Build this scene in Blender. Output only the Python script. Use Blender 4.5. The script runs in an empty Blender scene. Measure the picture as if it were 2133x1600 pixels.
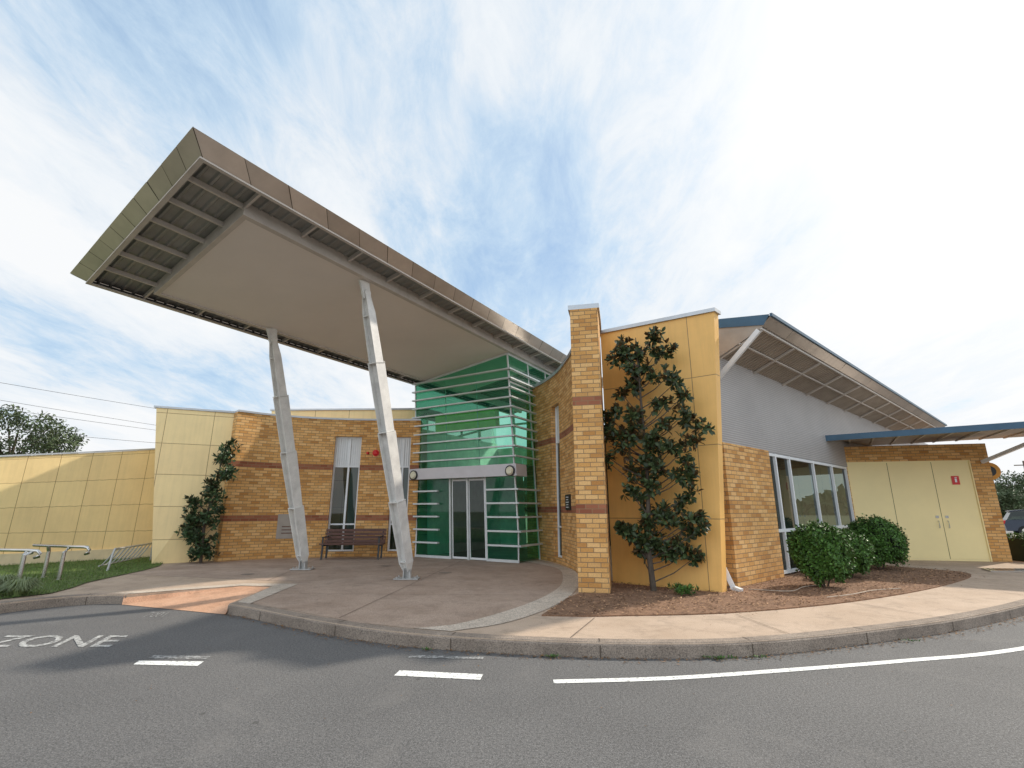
import bpy, math, random
from mathutils import Vector, Matrix
R = random.Random(7)
scene = bpy.context.scene
scene.view_settings.view_transform = 'Standard'
scene.view_settings.look = 'None'
scene.view_settings.exposure = 0
COL = scene.collection

# ------------------------------------------------------------------ materials
def new_mat(name):
    m = bpy.data.materials.new(name); m.use_nodes = True
    nt = m.node_tree
    b = nt.nodes['Principled BSDF']
    return m, nt, b
def N(nt, t, **k):
    n = nt.nodes.new(t)
    for a, v in k.items(): setattr(n, a, v)
    return n
def coords(nt, kind='Object'):
    return N(nt, 'ShaderNodeTexCoord').outputs[kind]
def noise(nt, vec, scale, detail=4, rough=0.6, dist=0):
    n = N(nt, 'ShaderNodeTexNoise'); n.inputs['Scale'].default_value = scale
    n.inputs['Detail'].default_value = detail; n.inputs['Roughness'].default_value = rough
    n.inputs['Distortion'].default_value = dist
    nt.links.new(vec, n.inputs['Vector']); return n.outputs['Fac']
def ramp(nt, fac, stops):
    r = N(nt, 'ShaderNodeValToRGB'); e = r.color_ramp.elements
    while len(e) < len(stops): e.new(0.5)
    for i, (p, c) in enumerate(stops):
        e[i].position = p; e[i].color = (c[0], c[1], c[2], 1) if not isinstance(c, (int, float)) else (c, c, c, 1)
    nt.links.new(fac, r.inputs['Fac']); return r.outputs['Color']
def mix(nt, fac, a, b, mode='MIX'):
    m = N(nt, 'ShaderNodeMix', data_type='RGBA', blend_type=mode)
    for sock, v in ((m.inputs[0], fac), (m.inputs[6], a), (m.inputs[7], b)):
        if isinstance(v, (int, float)): sock.default_value = v
        elif isinstance(v, tuple): sock.default_value = (v[0], v[1], v[2], 1)
        else: nt.links.new(v, sock)
    return m.outputs[2]
def math_n(nt, op, a, b=0.0):
    m = N(nt, 'ShaderNodeMath', operation=op)
    for s, v in ((m.inputs[0], a), (m.inputs[1], b)):
        if isinstance(v, (int, float)): s.default_value = v
        else: nt.links.new(v, s)
    return m.outputs[0]
def bump(nt, b, h, strength=0.3, dist=0.01):
    n = N(nt, 'ShaderNodeBump'); n.inputs['Strength'].default_value = strength
    n.inputs['Distance'].default_value = dist
    nt.links.new(h, n.inputs['Height']); nt.links.new(n.outputs[0], b.inputs['Normal'])
def sc(c, k): return tuple(min(1, x*k) for x in c)

def M(name, col, rough=0.6, metal=0.0, var=0.15, scale=3.0, bscale=None, bstr=0.2, fine=0.0):
    m, nt, b = new_mat(name)
    v = coords(nt)
    c = ramp(nt, noise(nt, v, scale), [(0.3, sc(col, 1-var)), (0.7, sc(col, 1+var))])
    if fine > 0:
        f2 = ramp(nt, noise(nt, v, scale*25, 2), [(0.35, 1-fine), (0.65, 1.0)])
        c = mix(nt, 1.0, c, f2, 'MULTIPLY')
    nt.links.new(c, b.inputs['Base Color'])
    b.inputs['Roughness'].default_value = rough; b.inputs['Metallic'].default_value = metal
    if bscale: bump(nt, b, noise(nt, v, bscale, 5), bstr)
    return m

ROW = 0.086
def M_brick(name, bands):
    m, nt, b = new_mat(name)
    uv = coords(nt, 'UV')
    t = N(nt, 'ShaderNodeTexBrick'); t.offset = 0.5
    t.inputs['Scale'].default_value = 1; t.inputs['Brick Width'].default_value = 0.24
    t.inputs['Row Height'].default_value = ROW; t.inputs['Mortar Size'].default_value = 0.0065
    t.inputs['Mortar Smooth'].default_value = 0.0; t.inputs['Bias'].default_value = 0
    t.inputs['Color1'].default_value = (0, 0, 0, 1); t.inputs['Color2'].default_value = (1, 1, 1, 1)
    t.inputs['Mortar'].default_value = (0.5, 0.5, 0.5, 1)
    nt.links.new(uv, t.inputs['Vector'])
    col = ramp(nt, t.outputs['Color'], [(0.0, (0.52, 0.235, 0.063)), (0.2, (0.68, 0.345, 0.10)), (0.5, (0.77, 0.425, 0.145)), (0.8, (0.86, 0.52, 0.21)), (1.0, (0.57, 0.28, 0.08))])
    n1 = ramp(nt, noise(nt, uv, 1.2, 4), [(0.3, 0.90), (0.7, 1.05)])
    n2 = ramp(nt, noise(nt, uv, 40, 3), [(0.3, 0.80), (0.6, 1.0)])
    col = mix(nt, 1.0, col, n1, 'MULTIPLY'); col = mix(nt, 1.0, col, n2, 'MULTIPLY')
    sep = N(nt, 'ShaderNodeSeparateXYZ'); nt.links.new(uv, sep.inputs[0])
    fac = None
    for zc in bands:
        k = round(zc/ROW)*ROW
        d = math_n(nt, 'ABSOLUTE', math_n(nt, 'SUBTRACT', sep.outputs[1], k))
        f = math_n(nt, 'LESS_THAN', d, ROW)
        fac = f if fac is None else math_n(nt, 'MAXIMUM', fac, f)
    red = ramp(nt, t.outputs['Color'], [(0.0, (0.25, 0.075, 0.035)), (1.0, (0.37, 0.14, 0.07))])
    if fac is not None: col = mix(nt, fac, col, red)
    col = mix(nt, t.outputs['Fac'], col, (0.30, 0.185, 0.095))
    st = ramp(nt, sep.outputs[1], [(0.0, 0.78), (0.06, 1.0)])
    nt.links.new(mix(nt, 1.0, col, st, 'MULTIPLY'), b.inputs['Base Color'])
    b.inputs['Roughness'].default_value = 0.85
    h = math_n(nt, 'SUBTRACT', math_n(nt, 'MULTIPLY', noise(nt, uv, 60, 3), 0.3), t.outputs['Fac'])
    bump(nt, b, h, 0.7, 0.008)
    return m

def M_panel(name, col, w, h, ox=0.0, oz=0.0, joint=0.014):
    m, nt, b = new_mat(name)
    uv = coords(nt, 'UV')
    mp = N(nt, 'ShaderNodeMapping'); mp.inputs['Location'].default_value = (ox, oz, 0)
    nt.links.new(uv, mp.inputs[0])
    t = N(nt, 'ShaderNodeTexBrick'); t.offset = 0.0
    t.inputs['Scale'].default_value = 1; t.inputs['Brick Width'].default_value = w
    t.inputs['Row Height'].default_value = h; t.inputs['Mortar Size'].default_value = joint/2
    t.inputs['Mortar Smooth'].default_value = 0.0
    t.inputs['Color1'].default_value = (0, 0, 0, 1); t.inputs['Color2'].default_value = (1, 1, 1, 1)
    nt.links.new(mp.outputs[0], t.inputs['Vector'])
    c = ramp(nt, t.outputs['Color'], [(0, sc(col, 0.95)), (1, sc(col, 1.04))])
    dirt = ramp(nt, noise(nt, uv, 1.1, 6, 0.7), [(0.35, 0.93), (0.65, 1.02)])
    mp2 = N(nt, 'ShaderNodeMapping'); mp2.inputs['Scale'].default_value = (9, .5, 1); nt.links.new(uv, mp2.inputs[0])
    stk = ramp(nt, noise(nt, mp2.outputs[0], 1.0, 5, .7), [(0.32, 0.93), (0.55, 1.0)])
    c = mix(nt, 1.0, c, dirt, 'MULTIPLY'); c = mix(nt, 1.0, c, stk, 'MULTIPLY')
    c = mix(nt, t.outputs['Fac'], c, (0.30, 0.17, 0.07))
    nt.links.new(c, b.inputs['Base Color']); b.inputs['Roughness'].default_value = 0.5
    h2 = math_n(nt, 'SUBTRACT', math_n(nt, 'MULTIPLY', noise(nt, uv, 1.5, 2), 0.5), t.outputs['Fac'])
    bump(nt, b, h2, 0.4, 0.01)
    return m

def M_ground(name, c1, c2, sc1, sc2, rough=0.9, bstr=0.5, lo=.62, hi=1.22):
    m, nt, b = new_mat(name)
    v = coords(nt)
    c = ramp(nt, noise(nt, v, sc1, 6, 0.65), [(0.3, c1), (0.7, c2)])
    f = ramp(nt, noise(nt, v, sc2, 2, 0.7), [(0.32, lo), (0.5, 1.0), (0.70, hi)])
    c = mix(nt, 1.0, c, f, 'MULTIPLY')
    s2 = ramp(nt, noise(nt, v, 3.3, 7, 0.75, .4), [(0.36, 0.80), (0.5, 1.0)])
    c = mix(nt, 1.0, c, s2, 'MULTIPLY')
    nt.links.new(c, b.inputs['Base Color']); b.inputs['Roughness'].default_value = rough
    bump(nt, b, noise(nt, v, sc2*0.8, 3), bstr, 0.01)
    return m

def M_asphalt(name):
    m, nt, b = new_mat(name)
    v = coords(nt)
    c = ramp(nt, noise(nt, v, 0.45, 6, 0.65), [(0.3, (.102, .099, .098)), (0.7, (.138, .134, .131))])
    f = ramp(nt, noise(nt, v, 95, 2, 0.7), [(0.30, 0.35), (0.5, 1.0), (0.70, 1.7)])
    f2 = ramp(nt, noise(nt, v, 40, 2, 0.6), [(0.35, 0.75), (0.65, 1.25)])
    c = mix(nt, 1.0, c, f, 'MULTIPLY'); c = mix(nt, 1.0, c, f2, 'MULTIPLY')
    pf = ramp(nt, noise(nt, v, 0.8, 6, 0.75, 0.8), [(.56, 0.0), (.62, 1.0)])
    c = mix(nt, math_n(nt, 'MULTIPLY', pf, 0.22), c, (.19, .18, .17))
    vo = N(nt, 'ShaderNodeTexVoronoi'); vo.inputs['Scale'].default_value = 1.7; nt.links.new(v, vo.inputs['Vector'])
    sp = ramp(nt, vo.outputs['Distance'], [(0.03, 1.0), (0.055, 0.0)])
    c = mix(nt, math_n(nt, 'MULTIPLY', sp, 0.6), c, (.045, .043, .04))
    nt.links.new(c, b.inputs['Base Color']); b.inputs['Roughness'].default_value = .85
    bump(nt, b, noise(nt, v, 90, 3), .8, 0.01)
    return m

def M_leaf(name, col, back, rough=0.35):
    m, nt, b = new_mat(name)
    g = N(nt, 'ShaderNodeNewGeometry')
    c = ramp(nt, g.outputs['Random Per Island'], [(0.0, sc(col, 0.55)), (0.6, col), (1.0, sc(col, 1.7))])
    c = mix(nt, g.outputs['Backfacing'], c, back)
    nt.links.new(c, b.inputs['Base Color']); b.inputs['Roughness'].default_value = rough
    b.inputs['Specular IOR Level'].default_value = 0.35
    return m

def M_glass(name, tint, dif, dfac=0.2, refl=1.0):
    m, nt, b = new_mat(name)
    nt.nodes.remove(b)
    out = nt.nodes['Material Output']
    tr = N(nt, 'ShaderNodeBsdfTransparent'); tr.inputs[0].default_value = (*tint, 1)
    df = N(nt, 'ShaderNodeBsdfDiffuse'); df.inputs[0].default_value = (*dif, 1)
    gl = N(nt, 'ShaderNodeBsdfGlossy'); gl.inputs['Roughness'].default_value = 0.02
    m1 = N(nt, 'ShaderNodeMixShader'); m1.inputs[0].default_value = dfac
    nt.links.new(tr.outputs[0], m1.inputs[1]); nt.links.new(df.outputs[0], m1.inputs[2])
    fr = N(nt, 'ShaderNodeFresnel'); fr.inputs[0].default_value = 1.6
    ff = math_n(nt, 'MULTIPLY', fr.outputs[0], refl)
    m2 = N(nt, 'ShaderNodeMixShader'); nt.links.new(ff, m2.inputs[0])
    nt.links.new(m1.outputs[0], m2.inputs[1]); nt.links.new(gl.outputs[0], m2.inputs[2])
    nt.links.new(m2.outputs[0], out.inputs[0])
    return m

def M_rib(name, col, pitch, axis=1, rough=0.5, metal=0.0, depth=0.012, dark=0.7):
    m, nt, b = new_mat(name)
    uv = coords(nt, 'UV')
    sep = N(nt, 'ShaderNodeSeparateXYZ'); nt.links.new(uv, sep.inputs[0])
    s = math_n(nt, 'SINE', math_n(nt, 'MULTIPLY', sep.outputs[axis], 2*math.pi/pitch))
    c = ramp(nt, math_n(nt, 'ADD', math_n(nt, 'MULTIPLY', s, 0.5), 0.5), [(0, sc(col, dark)), (0.5, col), (1, sc(col, 1.05))])
    d = ramp(nt, noise(nt, uv, 0.8, 4), [(0.3, 0.88), (0.7, 1.03)])
    c = mix(nt, 1.0, c, d, 'MULTIPLY')
    nt.links.new(c, b.inputs['Base Color']); b.inputs['Roughness'].default_value = rough
    b.inputs['Metallic'].default_value = metal
    bump(nt, b, s, 0.5, depth)
    return m

def M_paint(name, lo, hi, col, s=28):
    m, nt, b = new_mat(name)
    v = coords(nt)
    f = ramp(nt, noise(nt, v, s, 6, 0.78), [(lo, 0.0), (hi, 1.0)])
    c = mix(nt, f, (0.125, 0.122, 0.12), col)
    nt.links.new(c, b.inputs['Base Color']); b.inputs['Roughness'].default_value = 0.75
    return m

def M_fasc(name, col, metal, rough):
    m, nt, b = new_mat(name)
    v = coords(nt); g = N(nt, 'ShaderNodeNewGeometry')
    c = ramp(nt, g.outputs['Random Per Island'], [(0, sc(col, .86)), (1, sc(col, 1.12))])
    c = mix(nt, 1.0, c, ramp(nt, noise(nt, v, 1.3, 6, .7), [(.3, .82), (.7, 1.08)]), 'MULTIPLY')
    nt.links.new(c, b.inputs['Base Color']); b.inputs['Metallic'].default_value = metal; b.inputs['Roughness'].default_value = rough
    bump(nt, b, noise(nt, v, 1.8, 2), .25, .03)
    return m

brick_left = M_brick('brick_tan', [3.04, 1.36])
brick_right = M_brick('brick_tan_pier', [3.66, 1.6])
brick_plain = M_brick('brick_tan_plain', [])
YEL2 = (0.99, 0.73, 0.36)
m_panel_tower = M_panel('yellow_panel', (0.92, 0.53, 0.155), 2.6, 1.40, 0.0, -0.05)
m_panel_block = M_panel('yellow_panel_pale', YEL2, 1.25, 0.92, 0.3, 0.12)
m_panel_far = M_panel('yellow_panel_wall', YEL2, 0.72, 0.80, 0.0, 0.1, 0.011)
m_plinth = M('plinth_render', (0.74, 0.60, 0.38), 0.8, 0, 0.1)
m_door_y = M('pale_yellow_door', (0.90, 0.74, 0.37), 0.45, 0, 0.04, 1.0)
m_asph = M_asphalt('asphalt')
m_pave = M_ground('pavement_tan', (0.41, 0.30, 0.215), (0.53, 0.405, 0.305), 0.9, 120, 0.9, 0.3)
m_plaza = M_ground('plaza_brown', (0.33, 0.235, 0.175), (0.46, 0.345, 0.27), 1.1, 60, 0.8, 0.3)
m_ring = M_ground('exposed_aggregate', (0.47, 0.39, 0.31), (0.60, 0.51, 0.42), 1.5, 55, 0.85, 0.5, .5, 1.35)
m_kerb = M_ground('kerb_concrete', (0.21, 0.165, 0.13), (0.34, 0.275, 0.22), 2.0, 70, 0.95, 0.8, .5, 1.3)
m_ramp = M_ground('terracotta_paving', (0.50, 0.27, 0.16), (0.66, 0.40, 0.26), 1.8, 80, 0.85, 0.3)
m_joint = M('joint_dark', (0.10, 0.075, 0.055), 0.95)
m_mulch = M_ground('mulch', (0.17, 0.09, 0.05), (0.30, 0.17, 0.10), 5, 60, 1.0, 1.0)
m_chip = M_leaf('bark_chip', (0.31, 0.18, 0.10), (0.24, 0.15, 0.09), 0.9)
m_litter = M_leaf('dry_leaf', (0.20, 0.11, 0.05), (0.22, 0.14, 0.08), 0.9)
m_lawn = M_ground('lawn', (0.075, 0.115, 0.025), (0.13, 0.17, 0.045), 2.0, 40, 1.0, 0.8)
m_field = M_ground('field', (0.13, 0.12, 0.06), (0.18, 0.17, 0.10), 0.05, 2, 1.0, 0.3)
m_blade = M_leaf('grass_blade', (0.115, 0.185, 0.035), (0.13, 0.19, 0.05), 0.6)
m_blade2 = M_leaf('strap_leaf', (0.19, 0.24, 0.09), (0.20, 0.24, 0.12), 0.6)
m_white = M('white_soffit', (0.80, 0.735, 0.68), 0.6, 0, 0.03, 1.0)
m_wframe = M('white_frame', (0.76, 0.77, 0.77), 0.4, 0, 0.05)
m_louvre = M('louvre_silver', (0.64, 0.66, 0.65), 0.4, 0.1, 0.08)
m_colpaint = M('column_paint', (0.74, 0.72, 0.68), 0.5, 0, 0.14, 4.0, fine=0.18)
m_greysteel = M('galvanised', (0.45, 0.44, 0.42), 0.45, 0.3, 0.15, 8)
m_beam = M('soffit_beam', (0.56, 0.51, 0.46), 0.5, 0.1, 0.1)
m_fascia = M_fasc('fascia_metal', (0.56, 0.485, 0.41), 0.45, 0.36)
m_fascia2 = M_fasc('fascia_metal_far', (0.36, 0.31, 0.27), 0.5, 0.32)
m_deck = M('roof_deck', (0.27, 0.265, 0.24), 0.45, 0.1, 0.2, 2)
m_deck2 = M('eave_deck', (0.37, 0.315, 0.26), 0.5, 0.1, 0.15, 2)
m_blue = M('blue_metal', (0.045, 0.105, 0.165), 0.4, 0.2, 0.15, 2)
m_clad = M_rib('grey_corrugated', (0.41, 0.385, 0.37), 0.05, 1, 0.5, 0.0, 0.004, 0.7)
m_coping = M('metal_coping', (0.50, 0.51, 0.52), 0.35, 0.5, 0.1)
m_greenglass = M_glass('green_glass', (0.36, 0.84, 0.62), (0.006, 0.20, 0.125), 0.20, 0.6)
m_darkglass = M_glass('dark_glass', (0.32, 0.40, 0.37), (0.01, 0.03, 0.025), 0.35, 0.9)
m_inwall = M('interior_wall', (0.80, 0.83, 0.75), 0.7)
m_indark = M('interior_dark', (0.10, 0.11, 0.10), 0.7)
m_lime = M('interior_lime', (0.95, 0.95, 0.25), 0.6)
m_bark = M('bark', (0.085, 0.065, 0.048), 0.9, 0, 0.3, 12, 30, 0.8)
m_mag = M_leaf('magnolia_leaf', (0.042, 0.062, 0.022), (0.125, 0.078, 0.036), 0.40)
m_shrubdark = M_leaf('shrub_leaf_dark', (0.040, 0.072, 0.026), (0.075, 0.07, 0.035), 0.42)
m_bush = M_leaf('bush_leaf', (0.065, 0.145, 0.024), (0.08, 0.13, 0.035), 0.48)
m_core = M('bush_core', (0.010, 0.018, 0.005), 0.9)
m_gum = M_leaf('gum_leaf', (0.075, 0.105, 0.045), (0.09, 0.115, 0.06), 0.6)
m_bench = M('bench_timber', (0.12, 0.052, 0.035), 0.5, 0, 0.3, 8)
m_black = M('black_paint', (0.02, 0.02, 0.02), 0.4)
m_red = M('red_paint', (0.60, 0.012, 0.012), 0.4)
m_signw = M('sign_white', (0.85, 0.85, 0.85), 0.4, 0, 0.02)
m_plaque = M('bronze_plaque', (0.30, 0.26, 0.22), 0.4, 0.6, 0.1)
m_steel = M('stainless', (0.62, 0.60, 0.57), 0.22, 0.95, 0.08, 5)
m_paint = M_paint('road_paint', .38, .47, (.78, .78, .75)); m_worn_shaded = M_paint('road_paint_worn_shaded', .46, .60, (.42, .42, .41), 22); m_letter = M_paint('road_lettering_paint', .42, .58, (.52, .52, .50), 16)  # second and third paints: grey of the road shadow in the colour, plus patchy wear
m_lampglass = M('lamp_diffuser', (0.75, 0.70, 0.52), 0.3, 0, 0.02)
m_orange = M('orange_sign', (0.70, 0.33, 0.04), 0.5, 0, 0.05)
m_car = M('car_paint', (0.02, 0.03, 0.05), 0.15, 0.3, 0.05)
m_tyre = M('tyre', (0.02, 0.02, 0.02), 0.8)
m_wood = M('pole_timber', (0.16, 0.12, 0.09), 0.9)
m_hose = M('drip_hose', (0.45, 0.36, 0.28), 0.6)
m_header = M('header_grey', (.60, .57, .58), .4, .1, .05)

# ------------------------------------------------------------------ builders
class B:
    def __init__(s): s.v = []; s.f = []; s.uv = []
    def add(s, verts, faces, uvs=None):
        o = len(s.v); s.v += [tuple(x) for x in verts]
        for i, fc in enumerate(faces):
            s.f.append([o+k for k in fc])
            s.uv.append(uvs[i] if uvs else None)
    def quad(s, a, b, c, d, uv=None): s.add([a, b, c, d], [(0, 1, 2, 3)], [uv] if uv else None)
    def hexa(s, p):
        s.add(p, [(3, 2, 1, 0), (4, 5, 6, 7), (0, 1, 5, 4), (1, 2, 6, 5), (2, 3, 7, 6), (3, 0, 4, 7)])
    def box(s, x0, x1, y0, y1, z0, z1):
        s.hexa([(x0, y0, z0), (x1, y0, z0), (x1, y1, z0), (x0, y1, z0), (x0, y0, z1), (x1, y0, z1), (x1, y1, z1), (x0, y1, z1)])
    def beam(s, p0, p1, w, h, up=(0, 0, 1), w1=None, h1=None):
        p0 = Vector(p0); p1 = Vector(p1); d = (p1-p0).normalized(); up = Vector(up)
        r = d.cross(up)
        if r.length < 1e-4: r = d.cross(Vector((0, 1, 0)))
        r.normalize(); q = r.cross(d).normalized()
        w1 = w if w1 is None else w1; h1 = h if h1 is None else h1
        s.hexa([p0-r*w/2-q*h/2, p1-r*w1/2-q*h1/2, p1+r*w1/2-q*h1/2, p0+r*w/2-q*h/2,
                p0-r*w/2+q*h/2, p1-r*w1/2+q*h1/2, p1+r*w1/2+q*h1/2, p0+r*w/2+q*h/2])
    def prism(s, poly, z0, z1):
        n = len(poly); g = lambda z, i: z[i] if isinstance(z, (list, tuple)) else z
        s.add([(p[0], p[1], g(z0, i)) for i, p in enumerate(poly)]+[(p[0], p[1], g(z1, i)) for i, p in enumerate(poly)],
              [tuple(range(n))[::-1], tuple(range(n, 2*n))]+[(i, (i+1) % n, n+(i+1) % n, n+i) for i in range(n)])
    def sheet(s, poly, z):
        s.add([(p[0], p[1], z) for p in poly], [tuple(range(len(poly)))])
    def tube(s, pts, rad, n=8, caps=True):
        pts = [Vector(p) for p in pts]; rings = []
        for i, p in enumerate(pts):
            d = (pts[min(i+1, len(pts)-1)]-pts[max(i-1, 0)]).normalized()
            a = d.cross(Vector((0, 0, 1)) if abs(d.z) < 0.95 else Vector((1, 0, 0))).normalized(); b = d.cross(a)
            r = rad[i] if isinstance(rad, (list, tuple)) else rad
            rings.append([p+a*r*math.cos(2*math.pi*k/n)+b*r*math.sin(2*math.pi*k/n) for k in range(n)])
        vs = [q for r_ in rings for q in r_]; fs = []
        for i in range(len(pts)-1):
            for k in range(n):
                fs.append((i*n+k, i*n+(k+1) % n, (i+1)*n+(k+1) % n, (i+1)*n+k))
        if caps: fs += [tuple(range(n))[::-1], tuple((len(pts)-1)*n+k for k in range(n))]
        s.add(vs, fs)
    def disc(s, c, nrm, r, t=0.03, n=24, r2=None):
        c = Vector(c); nrm = Vector(nrm).normalized()
        s.tube([c, c+nrm*t], [r, r2 if r2 is not None else r], n)
    def leaf(s, base, d, nrm, L, W, fold=0.12):
        d = d.normalized(); r = d.cross(nrm)
        if r.length < 1e-3: r = d.cross(Vector((1, 0, 0.3)))
        r.normalize(); u = r.cross(d)
        m = base+d*L*0.5
        s.add([base, m+r*W/2+u*fold*L*0.5, base+d*L, m-r*W/2+u*fold*L*0.5], [(0, 1, 2), (0, 2, 3)])
    def leaf6(s, base, d, nrm, L, W, fold=0.1):
        d = d.normalized(); r = d.cross(nrm)
        if r.length < 1e-3: r = d.cross(Vector((1, 0, 0.3)))
        r.normalize(); u = r.cross(d)
        a = base+d*L*.28; c = base+d*L*.70; f = u*fold*L*.4; dr = -u*fold*L*.5
        s.add([base, a+r*W*.42+f, c+r*W*.5+f, base+d*L+dr, c-r*W*.5+f, a-r*W*.42+f, a, c], [(0, 1, 6), (1, 2, 7, 6), (2, 3, 7), (0, 6, 5), (6, 7, 4, 5), (7, 3, 4)])

def inv(root): return Matrix.Translation(-root.location)
def mk(name, b, mat, parent=None, label=None, kind=None, smooth=False, category=None, group=None):
    me = bpy.data.meshes.new(name)
    me.from_pydata(b.v, [], b.f)
    ul = me.uv_layers.new(name='UVMap')
    me.update()
    for poly, uv in zip(me.polygons, b.uv):
        if uv:
            for li, c in zip(poly.loop_indices, uv): ul.data[li].uv = c
        else:
            n = poly.normal
            if abs(n.z) > 0.7:
                for li in poly.loop_indices:
                    c = me.vertices[me.loops[li].vertex_index].co; ul.data[li].uv = (c.x, c.y)
            else:
                t = Vector((-n.y, n.x, 0)).normalized()
                for li in poly.loop_indices:
                    c = me.vertices[me.loops[li].vertex_index].co; ul.data[li].uv = (c.dot(t), c.z)
        poly.use_smooth = smooth
    me.materials.append(mat)
    o = bpy.data.objects.new(name, me); COL.objects.link(o)
    if parent: o.parent = parent; o.matrix_parent_inverse = inv(parent)
    if label: o['label'] = label
    if kind: o['kind'] = kind
    if category: o['category'] = category
    if group: o['group'] = group
    return o
def thing(name, label, category, loc, group=None):
    e = bpy.data.objects.new(name, None); e.location = loc; e.empty_display_size = 0.2
    COL.objects.link(e); e['label'] = label; e['category'] = category
    if group: e['group'] = group
    return e

def catmull(pts, step=0.15):
    P = [Vector(p) for p in pts]; P = [P[0]*2-P[1]]+P+[P[-1]*2-P[-2]]; out = []
    for i in range(1, len(P)-2):
        n = max(1, int((P[i+1]-P[i]).length/step))
        for k in range(n):
            t = k/n; a, b, c, d = P[i-1], P[i], P[i+1], P[i+2]
            out.append(0.5*((2*b)+(c-a)*t+(2*a-5*b+4*c-d)*t*t+(3*b-a-3*c+d)*t*t*t))
    out.append(P[-2]); return out
class Path:
    def __init__(s, pts, step=0.15):
        s.p = catmull([Vector((x, y)) for x, y in pts], step); s.s = [0]
        for i in range(1, len(s.p)): s.s.append(s.s[-1]+(s.p[i]-s.p[i-1]).length)
        s.L = s.s[-1]
    def at(s, t):
        t = max(0, min(s.L, t))
        for i in range(1, len(s.p)):
            if t <= s.s[i]:
                k = (t-s.s[i-1])/(s.s[i]-s.s[i-1]); return s.p[i-1].lerp(s.p[i], k)
        return s.p[-1].copy()
    def dir(s, t): return (s.at(min(t+0.1, s.L))-s.at(max(t-0.1, 0))).normalized()
    def back(s, t):
        d = s.dir(t); return Vector((-d.y, d.x))
    def near(s, x, y):
        q = Vector((x, y)); i = min(range(len(s.p)), key=lambda k: (s.p[k]-q).length); return s.s[i]
def wall(b, path, thick, z0, z1, openings=(), front=0.0):
    ss = sorted(set([round(x, 4) for x in path.s]+[round(v, 4) for o in openings for v in o[:2]]))
    ss = [ss[0]]+[ss[i] for i in range(1, len(ss)) if ss[i]-ss[i-1] > 1e-3]
    pf = [path.at(s)+path.back(s)*front for s in ss]; pb = [path.at(s)+path.back(s)*thick for s in ss]
    def spans(sm):
        sp = [(z0, z1)]
        for o in openings:
            if o[0] < sm < o[1]:
                new = []
                for a, c in sp:
                    if o[2] > a: new.append((a, min(c, o[2])))
                    if o[3] < c: new.append((max(a, o[3]), c))
                sp = new
        return sp
    S = [spans((ss[i]+ss[i+1])/2) for i in range(len(ss)-1)]
    for i in range(len(ss)-1):
        A, Bp, C, D = pf[i], pf[i+1], pb[i+1], pb[i]; u0, u1 = ss[i], ss[i+1]
        for a, c in S[i]:
            b.quad((A.x, A.y, a), (Bp.x, Bp.y, a), (Bp.x, Bp.y, c), (A.x, A.y, c), [(u0, a), (u1, a), (u1, c), (u0, c)])
            b.quad((C.x, C.y, a), (D.x, D.y, a), (D.x, D.y, c), (C.x, C.y, c), [(u1, a), (u0, a), (u0, c), (u1, c)])
            b.quad((A.x, A.y, c), (Bp.x, Bp.y, c), (C.x, C.y, c), (D.x, D.y, c), [(u0, c), (u1, c), (u1, c+thick), (u0, c+thick)])
            b.quad((D.x, D.y, a), (C.x, C.y, a), (Bp.x, Bp.y, a), (A.x, A.y, a), [(u0, a), (u1, a), (u1, a+thick), (u0, a+thick)])
    def cap(i, lst, flip):
        A, D = pf[i], pb[i]
        for a, c in lst:
            q = [(A.x, A.y, a), (D.x, D.y, a), (D.x, D.y, c), (A.x, A.y, c)]; uv = [(0.06, a), (0.06+thick, a), (0.06+thick, c), (0.06, c)]
            if not flip: q = q[::-1]; uv = uv[::-1]
            b.quad(*q, uv)
    cap(0, S[0], False); cap(len(ss)-1, S[-1], True)
    for i in range(1, len(ss)-1):
        if S[i] != S[i-1]:
            for o in openings:
                if abs(ss[i]-o[0]) < 2e-3: cap(i, [(o[2], o[3])], True)
                if abs(ss[i]-o[1]) < 2e-3: cap(i, [(o[2], o[3])], False)

# ------------------------------------------------------------------ ground
b = B(); b.sheet([(-900, -300), (900, -300), (900, 1200), (-900, 1200)], -0.03)
mk('ground', b, m_field, kind='structure')
b = B(); b.sheet([(-60, -40), (90, -40), (90, 24), (-60, 24)], 0.0)
mk('road', b, m_asph, kind='structure')
b = B(); b.sheet([(19, 24.1), (120, 24.1), (120, 60), (26, 60)], -0.004)
mk('car_park_surface', b, m_asph, kind='structure')

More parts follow.
